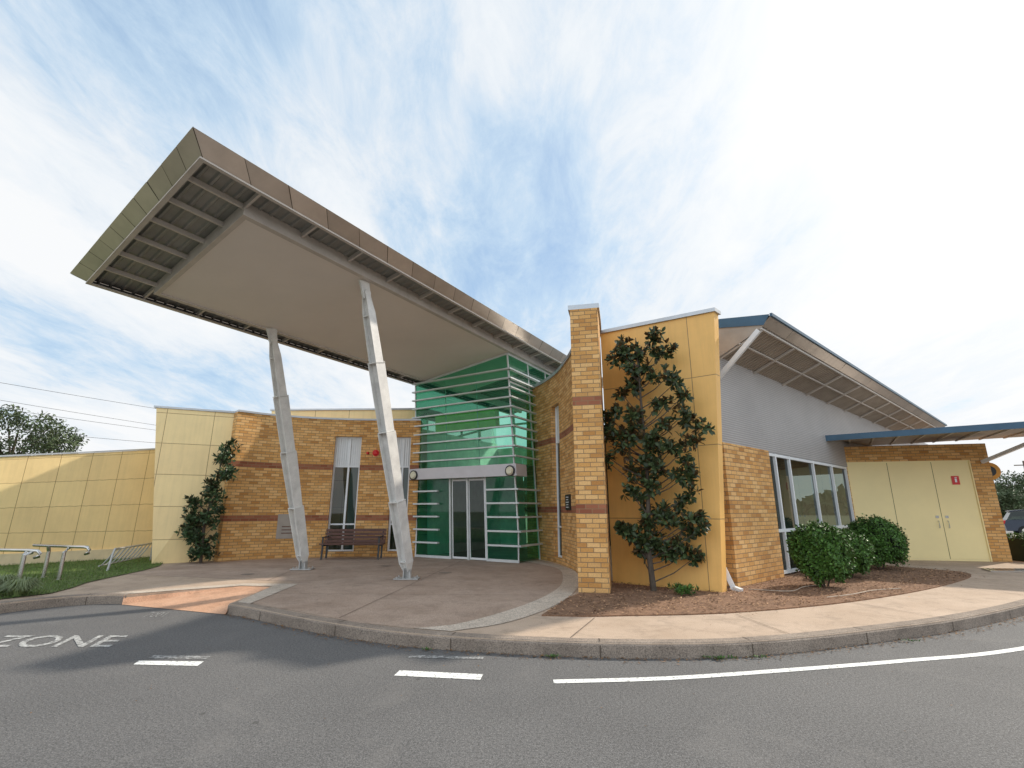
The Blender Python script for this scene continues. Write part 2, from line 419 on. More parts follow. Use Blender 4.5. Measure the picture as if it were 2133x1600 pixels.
kL = [(-10.2, 4.0), (-9.1, 6.6), (-8.35, 8.4), (-7.95, 9.1), (-7.45, 9.45), (-6.85, 9.5)]
kR = [(-4.55, 8.62), (-4.0, 8.28), (-3.05, 7.63), (-2.1, 7.05), (-1.21, 6.64), (-.26, 6.38), (.65, 6.22), (1.5, 6.15), (2.4, 6.19), (3.39, 6.42), (4.81, 6.93), (6.18, 7.5), (8.06, 8.5), (10.4, 10.0), (14, 12.6), (19, 17), (30, 24)]
cL = [(v.x, v.y) for v in catmull([Vector(p) for p in kL], 0.25)]
cR = [(v.x, v.y) for v in catmull([Vector(p) for p in kR], 0.25)]
b = B(); b.prism(cL+[(-5.35, 10.55), (-4.75, 10.45)]+cR+[(30, 26), (-40, 26), (-40, 4.0)], -0.02, 0.15)
mk('pavement', b, m_pave, kind='structure')
def kerb(pts, nm):
    P = Path(pts, 0.2); bb = B(); n = len(P.p)
    prof = [(-0.012, -0.01), (-0.012, 0.125), (0.018, 0.158), (0.15, 0.162), (0.15, 0.10)]
    rings = []
    for i in range(n):
        bk = P.back(P.s[i]); w = R.uniform(-.004, .004)
        rings.append([(P.p[i].x+bk.x*(o+w), P.p[i].y+bk.y*(o+w), z) for o, z in prof])
    m_ = len(prof); vs = [q for r in rings for q in r]; fs = []
    for i in range(n-1):
        for k in range(m_-1): fs.append((i*m_+k, (i+1)*m_+k, (i+1)*m_+k+1, i*m_+k+1))
    bb.add(vs, fs)
    mk(nm, bb, m_kerb, kind='structure')
    jb = B(); t = 0.9
    while t < P.L:
        a = P.at(t); bk = P.back(t); d = P.dir(t)
        f0 = a-bk*0.018; f1 = a+bk*0.15
        e = 0.006
        jb.quad((f0.x-d.x*e, f0.y-d.y*e, 0), (f0.x+d.x*e, f0.y+d.y*e, 0), (f0.x+d.x*e, f0.y+d.y*e, 0.13), (f0.x-d.x*e, f0.y-d.y*e, 0.13))
        f0 = a+bk*0.02
        jb.quad((f0.x-d.x*e, f0.y-d.y*e, 0.165), (f0.x+d.x*e, f0.y+d.y*e, 0.165), (f1.x+d.x*e, f1.y+d.y*e, 0.166), (f1.x-d.x*e, f1.y-d.y*e, 0.166))
        t += 1.75
    mk('kerb_joint', jb, m_joint, kind='structure')
kerb(kR, 'kerb'); kerb(kL, 'kerb')

ro = [(.55, 15.9), (.95, 15.06), (1.50, 13.6), (1.52, 12.14), (1.27, 10.31), (.71, 8.53), (-.04, 7.25), (-.75, 6.72)]
ri = [(.2, 15.9), (.60, 15.1), (1.16, 13.7), (1.17, 12.2), (.90, 10.31), (.25, 8.6), (-.65, 7.2), (-1.25, 6.88)]
cri = [(v.x, v.y) for v in catmull([Vector(p) for p in ri], 0.2)]
b = B(); b.sheet(cri[::-1]+[(.2, 17.5), (-9.6, 17.5), (-9.3, 14), (-9.05, 12.4), (-4.6, 11.2), (-4.35, 8.75), (-3.0, 7.85), (-2.1, 7.25)], 0.154)
b.f = [f[::-1] for f in b.f]
mk('plaza', b, m_plaza, kind='structure')
b = B()
n = 40; PO = Path(ro); PI = Path(ri)
for i in range(n):
    a0 = PI.at(PI.L*i/n); a1 = PI.at(PI.L*(i+1)/n); c0 = PO.at(PO.L*i/n); c1 = PO.at(PO.L*(i+1)/n)
    b.quad((a0.x, a0.y, .158), (a1.x, a1.y, .158), (c1.x, c1.y, .158), (c0.x, c0.y, .158))
mk('paving_band', b, m_ring, kind='structure')
b = B()
def strip(bb, p, q, w, z):
    p = Vector(p); q = Vector(q); d = (q-p).normalized(); r = Vector((-d.y, d.x))*w/2
    bb.quad((p.x-r.x, p.y-r.y, z), (q.x-r.x, q.y-r.y, z), (q.x+r.x, q.y+r.y, z), (p.x+r.x, p.y+r.y, z))
for p, q in (((.68, 6.37), (1.15, 7.5)), ((3.35, 6.56), (3.22, 7.75)), ((5.95, 7.55), (5.5, 8.75)), ((9.2, 9.35), (8.4, 10.5)), ((12.2, 11.6), (10.8, 12.6)), ((-9.0, 13.6), (.2, 14.6)), ((-5.2, 11.3), (-6.0, 16.4)), ((-2.4, 7.5), (-1.4, 16.5)), ((-4.4, 9.6), (.6, 9.4))):
    strip(b, p, q, 0.010, 0.162)
mk('paving_joint', b, m_joint, kind='structure')
b = B()
for (x, y, r) in ((-1.6, 12.7, .16), (-3.4, 14.2, .14), (-6.2, 12.4, .15)):
    n = 20; b.add([(x+r*math.cos(6.283*k/n), y+r*math.sin(6.283*k/n), .161) for k in range(n)], [tuple(range(n))])
mk('service_cover', b, m_kerb, kind='structure')
b = B(); b.add([(-6.85, 9.42, 0.006), (-4.56, 8.56, 0.006), (-4.75, 10.45, 0.152), (-5.35, 10.55, 0.152)], [(0, 1, 2, 3)])
b.add([(-6.9, 9.5, 0.152), (-6.85, 9.42, 0.0), (-5.35, 10.55, 0.152)], [(0, 1, 2)])
b.add([(-4.5, 8.6, 0.152), (-4.75, 10.45, 0.152), (-4.56, 8.56, 0.0)], [(0, 1, 2)])
mk('kerb_ramp', b, m_ramp, kind='structure')
b = B(); b.add([(-6.9, 9.52, .160), (-5.38, 10.57, .160), (-5.45, 10.90, .160), (-7.3, 9.62, .160)], [(0, 1, 2, 3)])
b.add([(-5.38, 10.57, .160), (-4.72, 10.47, .160), (-4.35, 10.8, .160), (-5.45, 10.90, .160)], [(0, 1, 2, 3)])
b.add([(-4.72, 10.47, .160), (-4.48, 8.75, .160), (-4.20, 8.58, .160), (-4.35, 10.8, .160)], [(0, 1, 2, 3)])
b.f = [f[::-1] for f in b.f]
mk('ramp_border', b, m_ring, kind='structure')

b = B(); lawn = [(-40, 5), (-10.5, 5), (-8.75, 8.7), (-8.3, 9.6), (-8.5, 10.3), (-8.79, 10.97), (-9.0, 12), (-9.15, 13.07), (-9.5, 14.2), (-10.2, 15.5), (-11.5, 17.5), (-40, 20)]
b.sheet(lawn, 0.165); mk('lawn', b, m_lawn, kind='structure')
def inpoly(x, y, P):
    c = False
    for i in range(len(P)):
        x1, y1 = P[i]; x2, y2 = P[i-1]
        if (y1 > y) != (y2 > y) and x < (x2-x1)*(y-y1)/(y2-y1)+x1: c = not c
    return c
b = B()
for i in range(30000):
    x = R.uniform(-15.5, -8.2); y = R.uniform(8.5, 17)
    if not inpoly(x, y, lawn): continue
    h = R.uniform(.03, .075); a = R.uniform(0, 6.28); w = 0.006
    b.add([(x-w*math.cos(a), y-w*math.sin(a), .16), (x+w*math.cos(a), y+w*math.sin(a), .16), (x+R.uniform(-.03, .03), y+R.uniform(-.03, .03), .16+h)], [(0, 1, 2)])
mk('grass', b, m_blade, kind='stuff')
bed = [(.42, 7.66), (1.0, 7.60), (1.60, 7.65), (3.03, 7.82), (4.79, 8.42), (6.55, 9.3), (8.47, 10.5), (10.4, 12.0), (10.9, 12.9), (10.3, 13.8), (9.9, 15.6), (4.1, 10.4), (3.8, 9.9), (2.0, 11.3), (1.9, 10.6), (1.15, 9.5), (1.0, 9.2)]
cb = [(v.x, v.y) for v in catmull([Vector(p) for p in bed[:10]], 0.3)]+bed[10:]
b = B(); b.prism(cb, 0.14, 0.168)
mk('mulch_bed', b, m_mulch, kind='structure')
b = B()
for i in range(26000):
    x = R.uniform(.4, 11); y = R.uniform(7.5, 15.5)
    if not inpoly(x, y, cb):
        if R.random() > 0.05 or not inpoly(x, y+0.35, cb): continue
    L = R.uniform(.02, .06); a = R.uniform(0, 6.28); d = Vector((math.cos(a), math.sin(a), R.uniform(-.25, .45)))
    b.leaf(Vector((x, y, .17+R.random()*.025)), d, Vector((R.uniform(-.5, .5), R.uniform(-.5, .5), 1)), L, L*.5)
mk('bark_chips', b, m_chip, kind='stuff')
b = B()
PK = Path(kR, 0.2)
for i in range(1700):
    t = R.uniform(0, 15.5); a = PK.at(t); bk = PK.back(t); o = -abs(R.gauss(0, .09))-0.02
    d = R.uniform(0, 6.28); L = R.uniform(.012, .045)
    b.leaf(Vector((a.x+bk.x*o, a.y+bk.y*o, .008)), Vector((math.cos(d), math.sin(d), R.uniform(0, .3))), Vector((0, 0, 1)), L, L*.5)
for i in range(260):
    x = R.uniform(-8, 9); y = R.uniform(4, 14)
    d = R.uniform(0, 6.28); L = R.uniform(.012, .03)
    on = (y > 6.3+abs(x-1.2)**2*0.06+.4)
    b.leaf(Vector((x, y, .17 if on else .008)), Vector((math.cos(d), math.sin(d), R.uniform(0, .3))), Vector((0, 0, 1)), L, L*.5)
mk('leaf_litter', b, m_litter, kind='stuff')
b = B()
for (x, y, r, n) in ((.45, 6.16, .06, 40), (2.3, 6.10, .13, 90), (2.75, 6.14, .06, 30), (-1.0, 6.45, .04, 20), (5.0, 6.85, .07, 30)):
    for i in range(n):
        a = R.uniform(0, 6.28); q = R.random()*r
        b.leaf(Vector((x+q*math.cos(a)*1.6, y+q*.5*math.sin(a), .01)), Vector((math.cos(a), math.sin(a), R.uniform(.3, 1.5))), Vector((0, 0, 1)), R.uniform(.02, .045), .016)
mk('kerb_weeds', b, m_bush, kind='stuff')

# road markings
b = B()
ia = [(.40, 5.36), (1.55, 5.46), (2.86, 5.72), (4.36, 6.06), (6.03, 6.52), (9.5, 8.0)]
P1 = Path([(x, y-.055) for x, y in ia], .3); P2 = Path([(x, y+.055) for x, y in ia], .3)
for i in range(50):
    a0 = P1.at(P1.L*i/50); a1 = P1.at(P1.L*(i+1)/50); c0 = P2.at(P2.L*i/50); c1 = P2.at(P2.L*(i+1)/50)
    b.quad((a0.x, a0.y, .004), (a1.x, a1.y, .004), (c1.x, c1.y, .004), (c0.x, c0.y, .004))
mk('road_marking', b, m_paint, kind='structure')
for q in ([(-1.18, 5.54), (-.31, 5.41), (-.29, 5.58), (-1.16, 5.71)], [(-4.06, 5.91), (-3.34, 5.86), (-3.37, 6.02), (-4.10, 6.05)]):
    b = B(); b.sheet(q, .004); mk('road_marking', b, m_paint, kind='structure')
for q in ([(-4.07, 6.14), (-3.40, 6.11), (-3.41, 6.23), (-4.08, 6.26)], [(-1.17, 6.17), (-.33, 6.10), (-.31, 6.20), (-1.15, 6.27)]):  # dimmer dashes, the shadow over them put into the paint colour
    b = B(); b.sheet(q, .004); mk('road_marking', b, m_worn_shaded, kind='structure')
def text_mesh(txt, size, mat, name, xf, parent=None, kind=None, offset=0.0):
    cu = bpy.data.curves.new('t', 'FONT'); cu.body = txt; cu.size = size; cu.offset = offset
    ob = bpy.data.objects.new('t', cu); COL.objects.link(ob)
    dg = bpy.context.evaluated_depsgraph_get()
    me = bpy.data.meshes.new_from_object(ob.evaluated_get(dg))
    bpy.data.objects.remove(ob)
    me.transform(xf); me.materials.clear(); me.materials.append(mat)
    o = bpy.data.objects.new(name, me); COL.objects.link(o)
    if parent: o.parent = parent; o.matrix_parent_inverse = inv(parent)
    if kind: o['kind'] = kind
    return o
sh = Matrix.Identity(4); sh[0][1] = -0.35
text_mesh('E ZONE', 0.80, m_letter, 'road_lettering', Matrix.Translation((-6.95, 6.63, .005)) @ sh @ Matrix.Diagonal((.74, 1, 1, 1)), kind='structure', offset=.01)  # lettering colour greyed to stand in for the shadow across it
text_mesh('7001', 0.55, m_worn_shaded, 'road_lettering', Matrix.Translation((-5.75, 8.38, .005)) @ sh @ Matrix.Diagonal((.32, 1, 1, 1)), kind='structure')

# ------------------------------------------------------------------ entrance canopy
U = Vector((.515, .857, 0)); Vv = Vector((-.857, .515, -.142)); O = Vector((-3.21, 10.03, 6.53))
def C(a, bb, off=0.0): return O+U*(a+.085*bb)+Vv*bb+Vector((0, 0, off))
can = thing('entrance_canopy', 'long cantilevered metal entrance canopy with white soffit on two raking columns', 'canopy', (-3.2, 12.5, 0.15))
AE = 13.0
SB = 3.40
def cbox(bb, a0, a1, b0, b1, o0, o1):
    bb.hexa([C(a0, b0, o0), C(a1, b0, o0), C(a1, b1, o0), C(a0, b1, o0), C(a0, b0, o1), C(a1, b0, o1), C(a1, b1, o1), C(a0, b1, o1)])
b = B(); cbox(b, -2.75, 8, .0, SB-.004, 0, .05); mk('soffit', b, m_white, can)
b = B()
cbox(b, -2.85, -2.755, -.10, SB+.10, -.03, .22); cbox(b, -2.755, 12.5, -.10, -.004, -.03, .22); cbox(b, -2.755, 12.5, SB, SB+.10, -.03, .22)
mk('edge_beam', b, m_beam, can)
BL, BLo = 4.10, 4.36
b = B(); a = -3.8
prof = [(0, .0), (.12, 0), (.145, -.035), (.185, -.035), (.21, 0)]
while a < AE:
    for i in range(4):
        a0, z0 = prof[i]; a1, z1 = prof[i+1]
        b.quad(C(a+a0, BL+.1, .235+z0), C(a+a1, BL+.1, .235+z1), C(a+a1, -.7, .235+z1), C(a+a0, -.7, .235+z0))
    a += .21
mk('roof_deck', b, m_deck, can)
b = B(); cbox(b, -3.98, AE, -.82, BLo-.08, .26, .28); mk('roof_sheet', b, m_blue, can)
b = B(); jt = B()
def fasc(P0, P1, Q0, Q1, n):
    L = (P1-P0).length; g = .007/L
    for i in range(n):
        t0 = i/n+g; t1 = (i+1)/n-g; j = R.uniform(-.009, .009)
        a0 = P0.lerp(P1, t0); a1 = P0.lerp(P1, t1); c0 = Q0.lerp(Q1, t0); c1 = Q0.lerp(Q1, t1)
        nn = (a1-a0).cross(c0-a0).normalized()
        b.quad(a0, a1, c1+nn*j, c0+nn*j)
    a0, a1, c1, c0 = P0, P1, Q1, Q0; nn = (a1-a0).cross(c0-a0).normalized()
    jt.quad(a0-nn*.014, a1-nn*.014, c1-nn*.014, c0-nn*.014)
ib = lambda a_, b_: C(a_, b_, .09)
ob_ = lambda a_, b_: C(a_, b_, .29)
fasc(ib(-3.8, BL), ib(-3.8, -.66), ob_(-4.08, BLo), ob_(-4.08, -.89), 10)
fasc(ib(-3.8, -.66), ib(AE, -.66), ob_(-4.08, -.89), ob_(AE, -.89), 22)
fasc(ib(AE, BL), ib(-3.8, BL), ob_(AE, BLo), ob_(-4.08, BLo), 22)
mk('fascia', b, m_fascia, can); mk('fascia_backing', jt, m_joint, can)
b = B()
cbox(b, -3.85, -3.77, -.68, BL+.02, .06, .088); cbox(b, -3.77, AE, -.68, -.62, .06, .088); cbox(b, -3.77, AE, BL-.05, BL+.02, .06, .088)
mk('fascia_lip', b, m_beam, can)
b = B()
for k in range(14):
    a = -2.83+k*1.12
    b.beam(C(a, -.10, .15), C(a, -.64, .15), .04, .09); b.beam(C(a, SB+.10, .15), C(a, BL, .15), .04, .09)
for k in range(6):
    bb_ = -.05+k*(3.48/5)
    b.beam(C(-2.85, bb_, .15), C(-3.78, bb_, .15), .04, .09)
mk('outrigger', b, m_beam, can, kind='stuff')

for base, topab in (((-2.29, 11.56), (0.0, 0.06)), ((-5.31, 13.39), (-.24, 3.34))):
    bx, by = base
    T = C(topab[0], topab[1], -.03); Bs = Vector((bx, by, .33))
    root = thing('canopy_column', 'white painted raking steel column with tapered flanges carrying the canopy', 'column', (bx, by, .15), 'raking steel columns under the canopy')
    ax = (T-Bs); w = ax.normalized(); lat = Vector((-.857, .515, 0)); q = w.cross(lat).normalized()
    T2 = T-w*.28
    b = B()
    prof = [(0, .09), (.03, .16), (.245, .195), (.25, .165), (.495, .205), (.50, .175), (.745, .19), (.75, .16), (.93, .145), (1, .09)]
    Lx = (T2-Bs).length
    for i in range(len(prof)-1):
        t0, w0 = prof[i]; t1, w1 = prof[i+1]
        c0 = Bs+w*Lx*t0; c1 = Bs+w*Lx*t1
        for sg in (-1, 1):
            b.beam(c0+lat*sg*w0*.62, c1+lat*sg*w1*.62, .016, w0*1.4, up=q, h1=w1*1.4)
        r0 = w0*.60; r1 = w1*.60
        b.beam(c0, c1, r0*2, .05, up=q, w1=r1*2, h1=.05)
    mk('shaft', b, m_colpaint, root)
    b = B()
    for t in (.035, .25, .5, .75, .92):
        c = Bs+w*Lx*t; ww = .18 if t in (.25, .5, .75) else .13
        b.beam(c-w*.01, c+w*.01, ww*1.5, ww*1.5, up=q)
    mk('stiffener', b, m_colpaint, root, kind='stuff')
    b = B(); b.beam(T2-w*.1, T+w*.02, .045, .19, up=q, h1=.28)
    b.disc(T2+lat*.07+w*.02, -lat, .085, .14, 16)
    mk('top_bracket', b, m_colpaint, root)
    b = B(); b.box(bx-.26, bx+.26, by-.17, by+.17, .163, .185)
    for dx in (-.2, .2):
        for dy in (-.11, .11): b.tube([(bx+dx, by+dy, .186), (bx+dx, by+dy, .22)], .016, 6)
    b.beam((bx, by, .187), Bs+w*.06, .22, .05, up=q, w1=.12)
    b.beam((bx-.07, by, .187), (bx-.07, by, .36), .02, .16, up=(0, 1, 0)); b.beam((bx+.07, by, .187), (bx+.07, by, .36), .02, .16, up=(0, 1, 0))
    mk('base_plate', b, m_greysteel, root)

# ------------------------------------------------------------------ glass lobby
G0 = Vector((-3.13, 17.0)); gd = Vector((.857, -.515)); gu = Vector((.515, .857)); GW = 3.87; GDp = 5.2
lob = thing('glass_lobby', 'green glass entrance lobby with white horizontal louvres and sliding doors', 'glass entrance', (-1.5, 16.5, .15))
def G(s, d, z): p = G0+gd*(s-max(0, z-1.0)*.072)+gu*d; return Vector((p.x, p.y, z))
def soff(p): return 6.53-.142*((p.x+3.21)*-.857+(p.y-10.03)*.515)
def Gt(s, d, o=0):
    z = 6.2
    for _ in range(4): z = soff(G(s, d, z))
    return G(s, d, z+o)
D0, D1 = 1.42, 2.80
b = B()
b.quad(G(0, 0, 2.95), G(GW, 0, 2.95), Gt(GW, 0), Gt(0, 0))
b.quad(G(0, 0, .2), G(D0, 0, .2), G(D0, 0, 2.6), G(0, 0, 2.6)); b.quad(G(D1, 0, .2), G(GW, 0, .2), G(GW, 0, 2.6), G(D1, 0, 2.6))
b.quad(G(GW, 0, .2), G(GW, GDp, .2), Gt(GW, GDp, .2), Gt(GW, 0, .0)); b.quad(G(0, GDp, 4.4), G(0, 0, 4.4), Gt(0, 0), Gt(0, GDp))
mk('glazing', b, m_greenglass, lob)
b = B()
for s in (0, GW): b.beam(G(s, 0, 1.0), Gt(s, 0), .04, .04); b.beam(G(s, 0, .15), G(s, 0, 1.0), .04, .04)
for s in (D0, D1, 2.11): b.beam(G(s, 0.02, .15), G(s, .02, 2.6), .06, .05)
b.beam(G(0, .03, .19), G(D0, .03, .19), .06, .08); b.beam(G(D1, .03, .19), G(GW, .03, .19), .06, .08)
for d in (1.3, 2.6, 3.9, 5.2):
    b.beam(G(GW, d, .15), Gt(GW, d, .2), .05, .05)
for s in (1.29, 2.58): b.beam(G(s, .05, 2.95), Gt(s, .05), .02, .02)
b.beam(G(GW, 0, 5.55), G(GW, GDp, 5.55), .05, .05); b.beam(Gt(0, 0, -.04), Gt(GW, 0, -.04), .07, .07); b.beam(Gt(GW, 0, -.04), Gt(GW, GDp, -.04), .07, .07)
mk('frame', b, m_louvre, lob)
b = B()
z = 3.20
while z < 5.98:
    b.beam(G(-.05, -.09, z), G(GW+.1, -.09, z), .11, .042)
    b.beam(G(GW+.10, -.145, z), G(GW+.10, 2.3, z), .11, .042)
    z += .305
for z in (.62, 1.02, 1.42, 1.82, 2.22):
    b.beam(G(-.03, -.09, z), G(D0-.42, -.09, z), .11, .05); b.beam(G(D1+.08, -.09, z), G(GW+.1, -.09, z), .11, .05)
    b.beam(G(GW+.10, -.145, z), G(GW+.10, 1.5, z), .11, .05)
mk('louvre', b, m_louvre, lob, kind='stuff')
b = B()
b.hexa([G(-.05, -.28, 2.6), G(GW+.22, -.28, 2.6), G(GW+.22, 0, 2.6), G(-.05, 0, 2.6), G(-.05, -.28, 2.95), G(GW+.22, -.28, 2.95), G(GW+.22, 0, 2.95), G(-.05, 0, 2.95)])
b.hexa([G(GW+.004, .002, 2.6), G(GW+.22, .002, 2.6), G(GW+.22, .35, 2.6), G(GW+.004, .35, 2.6), G(GW+.004, .002, 2.95), G(GW+.22, .002, 2.95), G(GW+.22, .35, 2.95), G(GW+.004, .35, 2.95)])
mk('header_beam', b, m_header, lob)
for s0, s1 in ((D0+.045, 2.085), (2.125, D1-.045)):
    b = B()
    for s in (s0+.03, s1-.03): b.beam(G(s, .06, .17), G(s, .06, 2.59), .045, .03)
    for z in (.20, 2.55): b.beam(G(s0, .06, z), G(s1, .06, z), .03, .06)
    do = mk('door', b, m_wframe, lob)
    b = B(); b.quad(G(s0+.03, .05, .2), G(s1-.03, .05, .2), G(s1-.03, .05, 2.55), G(s0+.03, .05, 2.55))
    dg_ = mk('door_glass', b, m_darkglass, do); dg_.matrix_parent_inverse = Matrix.Identity(4)
nf = Vector((-.515, -.857, 0))
for s in (.15, GW+.02):
    b = B(); b.disc(G(s, -.28, 2.74), nf, .16, .05, 24); mk('wall_lamp_rim', b, m_black, lob)
    b = B(); b.disc(G(s, -.33, 2.74), nf, .125, .045, 24, .09); mk('wall_lamp', b, m_lampglass, lob)
b = B()
bw = GDp+.05
b.quad(G(-.3, bw, .15), G(1.2, bw, .15), G(1.2, bw, 4.2), G(-.3, bw, 4.2)); b.quad(G(2.8, bw, .15), G(GW, bw, .15), G(GW, bw, 4.2), G(2.8, bw, 4.2))
b.quad(G(1.2, bw, 2.5), G(2.8, bw, 2.5), G(2.8, bw, 4.2), G(1.2, bw, 4.2))
b.quad(G(-.01, bw, .15), G(-.01, 0.6, .15), G(-.01, .6, 4.4), G(-.01, bw, 4.4))
mk('interior_wall', b, m_inwall, lob)
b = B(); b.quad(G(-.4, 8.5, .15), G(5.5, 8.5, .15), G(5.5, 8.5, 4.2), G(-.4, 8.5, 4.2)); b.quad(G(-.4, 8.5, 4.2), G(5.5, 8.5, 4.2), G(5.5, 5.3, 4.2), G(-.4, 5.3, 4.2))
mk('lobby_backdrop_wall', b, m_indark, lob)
b = B(); b.hexa([G(.5, .45, 4.25), G(3.0, .45, 4.25), G(3.0, .7, 4.25), G(.5, .7, 4.25), G(.5, .45, 4.85), G(3.0, .45, 4.85), G(3.0, .7, 4.85), G(.5, .7, 4.85)])
mk('bulkhead', b, m_lime, lob)
b = B(); b.quad(G(0.02, .3, 3.0), G(GW-.02, .3, 3.0), G(GW-.02, 5.1, 3.0), G(.02, 5.1, 3.0))
mk('ceiling_panel', b, m_inwall, lob)
b = B()
for s in (.9, 1.9, 2.9): b.beam(G(s, bw, 4.2), Gt(s, bw), .08, .08)
b.beam(G(0, bw, 5.2), G(GW, bw, 5.2), .08, .08)
mk('rear_frame', b, m_wframe, lob)

# ------------------------------------------------------------------ windows in curved walls
def strip_window(parent, path, s0, s1, zb, zt, rec, ztr):
    a = path.at(s0)+path.back(s0)*rec; c = path.at(s1)+path.back(s1)*rec
    d = (c-a).normalized(); W = (c-a).length; bk = Vector((-d.y, d.x))
    def Q(s, o, z): p = a+d*s+bk*o; return Vector((p.x, p.y, z))
    win = B(); t = .06
    win.beam(Q(t/2, 0, zb), Q(t/2, 0, zt), t, t); win.beam(Q(W-t/2, 0, zb), Q(W-t/2, 0, zt), t, t)
    win.beam(Q(W*.56, 0, zb+t), Q(W*.56, 0, zt-t), t, t*.9)
    for z in (zb+t/2, zb+.85, ztr, zt-t/2): win.beam(Q(t, 0, z), Q(W-t, 0, z), t, t*.8)
    wo = mk('window', win, m_wframe, parent)
    def sub(nm, g, m_):
        o = mk(nm, g, m_, wo); o.matrix_parent_inverse = Matrix.Identity(4)
    g = B(); g.quad(Q(t/2, .01, zb), Q(W-t/2, .01, zb), Q(W-t/2, .01, ztr), Q(t/2, .01, ztr)); sub('glass', g, m_darkglass)
    g = B(); x = t
    while x < W-t-.01:
        x2 = min(x+.07, W-t)
        g.hexa([Q(x, -.004, ztr), Q(x2-.015, -.004, ztr), Q(x2-.015, .02, ztr), Q(x, .02, ztr), Q(x, -.004, zt), Q(x2-.015, -.004, zt), Q(x2-.015, .02, zt), Q(x, .02, zt)])
        x += .07
    g.quad(Q(0, .022, ztr), Q(W, .022, ztr), Q(W, .022, zt), Q(0, .022, zt)); sub('spandrel', g, m_wframe)
    g = B(); g.quad(Q(W*.62, .10, zb), Q(W*.88, .10, zb), Q(W*.88, .10, ztr), Q(W*.62, .10, ztr)); sub('blind', g, m_signw)
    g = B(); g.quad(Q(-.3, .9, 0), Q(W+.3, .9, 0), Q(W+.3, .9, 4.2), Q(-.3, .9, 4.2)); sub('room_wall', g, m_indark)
    return wo

PL = Path([(-8.6, 15.35), (-7.95, 15.98), (-7.0, 16.5), (-6.0, 16.82), (-4.8, 16.97), (-3.15, 16.98)])
lw = thing('curved_brick_wall', 'concave tan brick wall with red bands and two tall narrow windows', 'brick wall', (-6, 16.9, .15))
w1 = (PL.near(-5.95, 16.83), PL.near(-5.12, 16.95)); w2 = (PL.near(-4.05, 17), PL.near(-3.5, 17))
ops = [(w1[0], w1[1], .32, 4.06), (w2[0], w2[1], .32, 4.06)]
b = B(); wall(b, PL, .34, .15, 4.62, ops); mk('wall', b, brick_left, lw)
b = B(); wall(b, PL, .37, 4.62, 4.68, front=-.03); mk('coping', b, m_coping, lw)
for s in (w1, w2): strip_window(lw, PL, s[0], s[1], .32, 4.06, .16, 3.05)

PR = Path([(.50, 16.9), (1.02, 15.8), (1.36, 14.6), (1.52, 13.4), (1.59, 12.3), (1.51, 11.2), (1.39, 10.5), (1.20, 9.62)])
rw = thing('curved_brick_wall', 'tall curved tan brick wall ending in a slender pier beside the entrance', 'brick wall', (1.5, 12, .15))
s0 = PR.near(1.22, 15.2); s1 = s0+.75
b = B(); wall(b, PR, .56, .15, 5.64, [(s0, s1, .3, 4.72)]); mk('wall', b, brick_right, rw)
b = B(); wall(b, PR, .60, 5.64, 5.74, front=-.04)
mk('coping', b, m_coping, rw)
strip_window(rw, PR, s0, s1, .3, 4.72, .16, 3.6)

tw = thing('yellow_panel_wall', 'tall outward leaning screen wall clad in yellow panels with metal coping', 'wall', (3, 10.3, .15))
zt = 5.58
b = B()
b.hexa([(2.08, 10.95, .15), (3.80, 9.64, .15), (3.95, 9.80, .15), (2.2, 11.1, .15), (2.06, 10.93, zt), (4.17, 9.58, zt), (4.32, 9.74, zt), (2.2, 11.1, zt)])
mk('wall', b, m_panel_tower, tw)
b = B()
b.hexa([(2.05, 10.88, zt+.002), (4.17, 9.53, zt+.002), (4.38, 9.74, zt+.002), (2.2, 11.15, zt+.002), (2.05, 10.88, zt+.08), (4.17, 9.53, zt+.08), (4.38, 9.74, zt+.08), (2.2, 11.15, zt+.08)])
mk('coping', b, m_coping, tw)
b = B(); b.beam((4.0, 9.95, .55), (4.12, 9.9, .2), .09, .09); b.beam((4.12, 9.9, .2), (4.2, 9.75, .17), .09, .09)
mk('downpipe', b, m_wframe, tw)

# ------------------------------------------------------------------ right wing
W0 = Vector((4.26, 10.3)); wd = Vector((.743, .669)); wn = Vector((.669, -.743))
def Wp(t, n, z): p = W0+wd*t+wn*n; return Vector((p.x, p.y, z))
wg = thing('wing_building', 'long low building wing with brick base, grey cladding and projecting eave', 'building', (8, 13.6, .15))
T1 = 2.3; T2w = 8.6
def wbox(bb, t0, t1, n0, n1, z0, z1):
    bb.hexa([Wp(t0, n1, z0), Wp(t1, n1, z0), Wp(t1, n0, z0), Wp(t0, n0, z0), Wp(t0, n1, z1), Wp(t1, n1, z1), Wp(t1, n0, z1), Wp(t0, n0, z1)])
b = B()
pw = Path([tuple(Wp(0, .12, 0)[:2]), tuple(Wp(T1, .12, 0)[:2])], 1.0); wall(b, pw, .35, .15, 2.86)
mk('brick_base', b, brick_plain, wg)
b = B(); wall(b, pw, .11, 2.862, 2.97, front=0.0); mk('sill', b, brick_plain, wg)
b = B(); wbox(b, 0.0, 24, -.2, 0, 2.972, 5.0); mk('cladding', b, m_clad, wg)
b = B()
ms = [T1+.04, 2.95, 3.85, 5.6, 7.2, T2w]
for t in ms: b.beam(Wp(t, -.02, .2), Wp(t, -.02, 2.96), .07, .08, up=(wn.x, wn.y, 0))
for z in (.24, 1.15, 2.92): b.beam(Wp(T1, -.02, z), Wp(T2w, -.02, z), .07, .07)
wo = mk('window', b, m_wframe, wg)
b = B(); b.quad(Wp(T1, -.04, .2), Wp(T2w, -.04, .2), Wp(T2w, -.04, 2.95), Wp(T1, -.04, 2.95)); o = mk('glass', b, m_darkglass, wo); o.matrix_parent_inverse = Matrix.Identity(4)
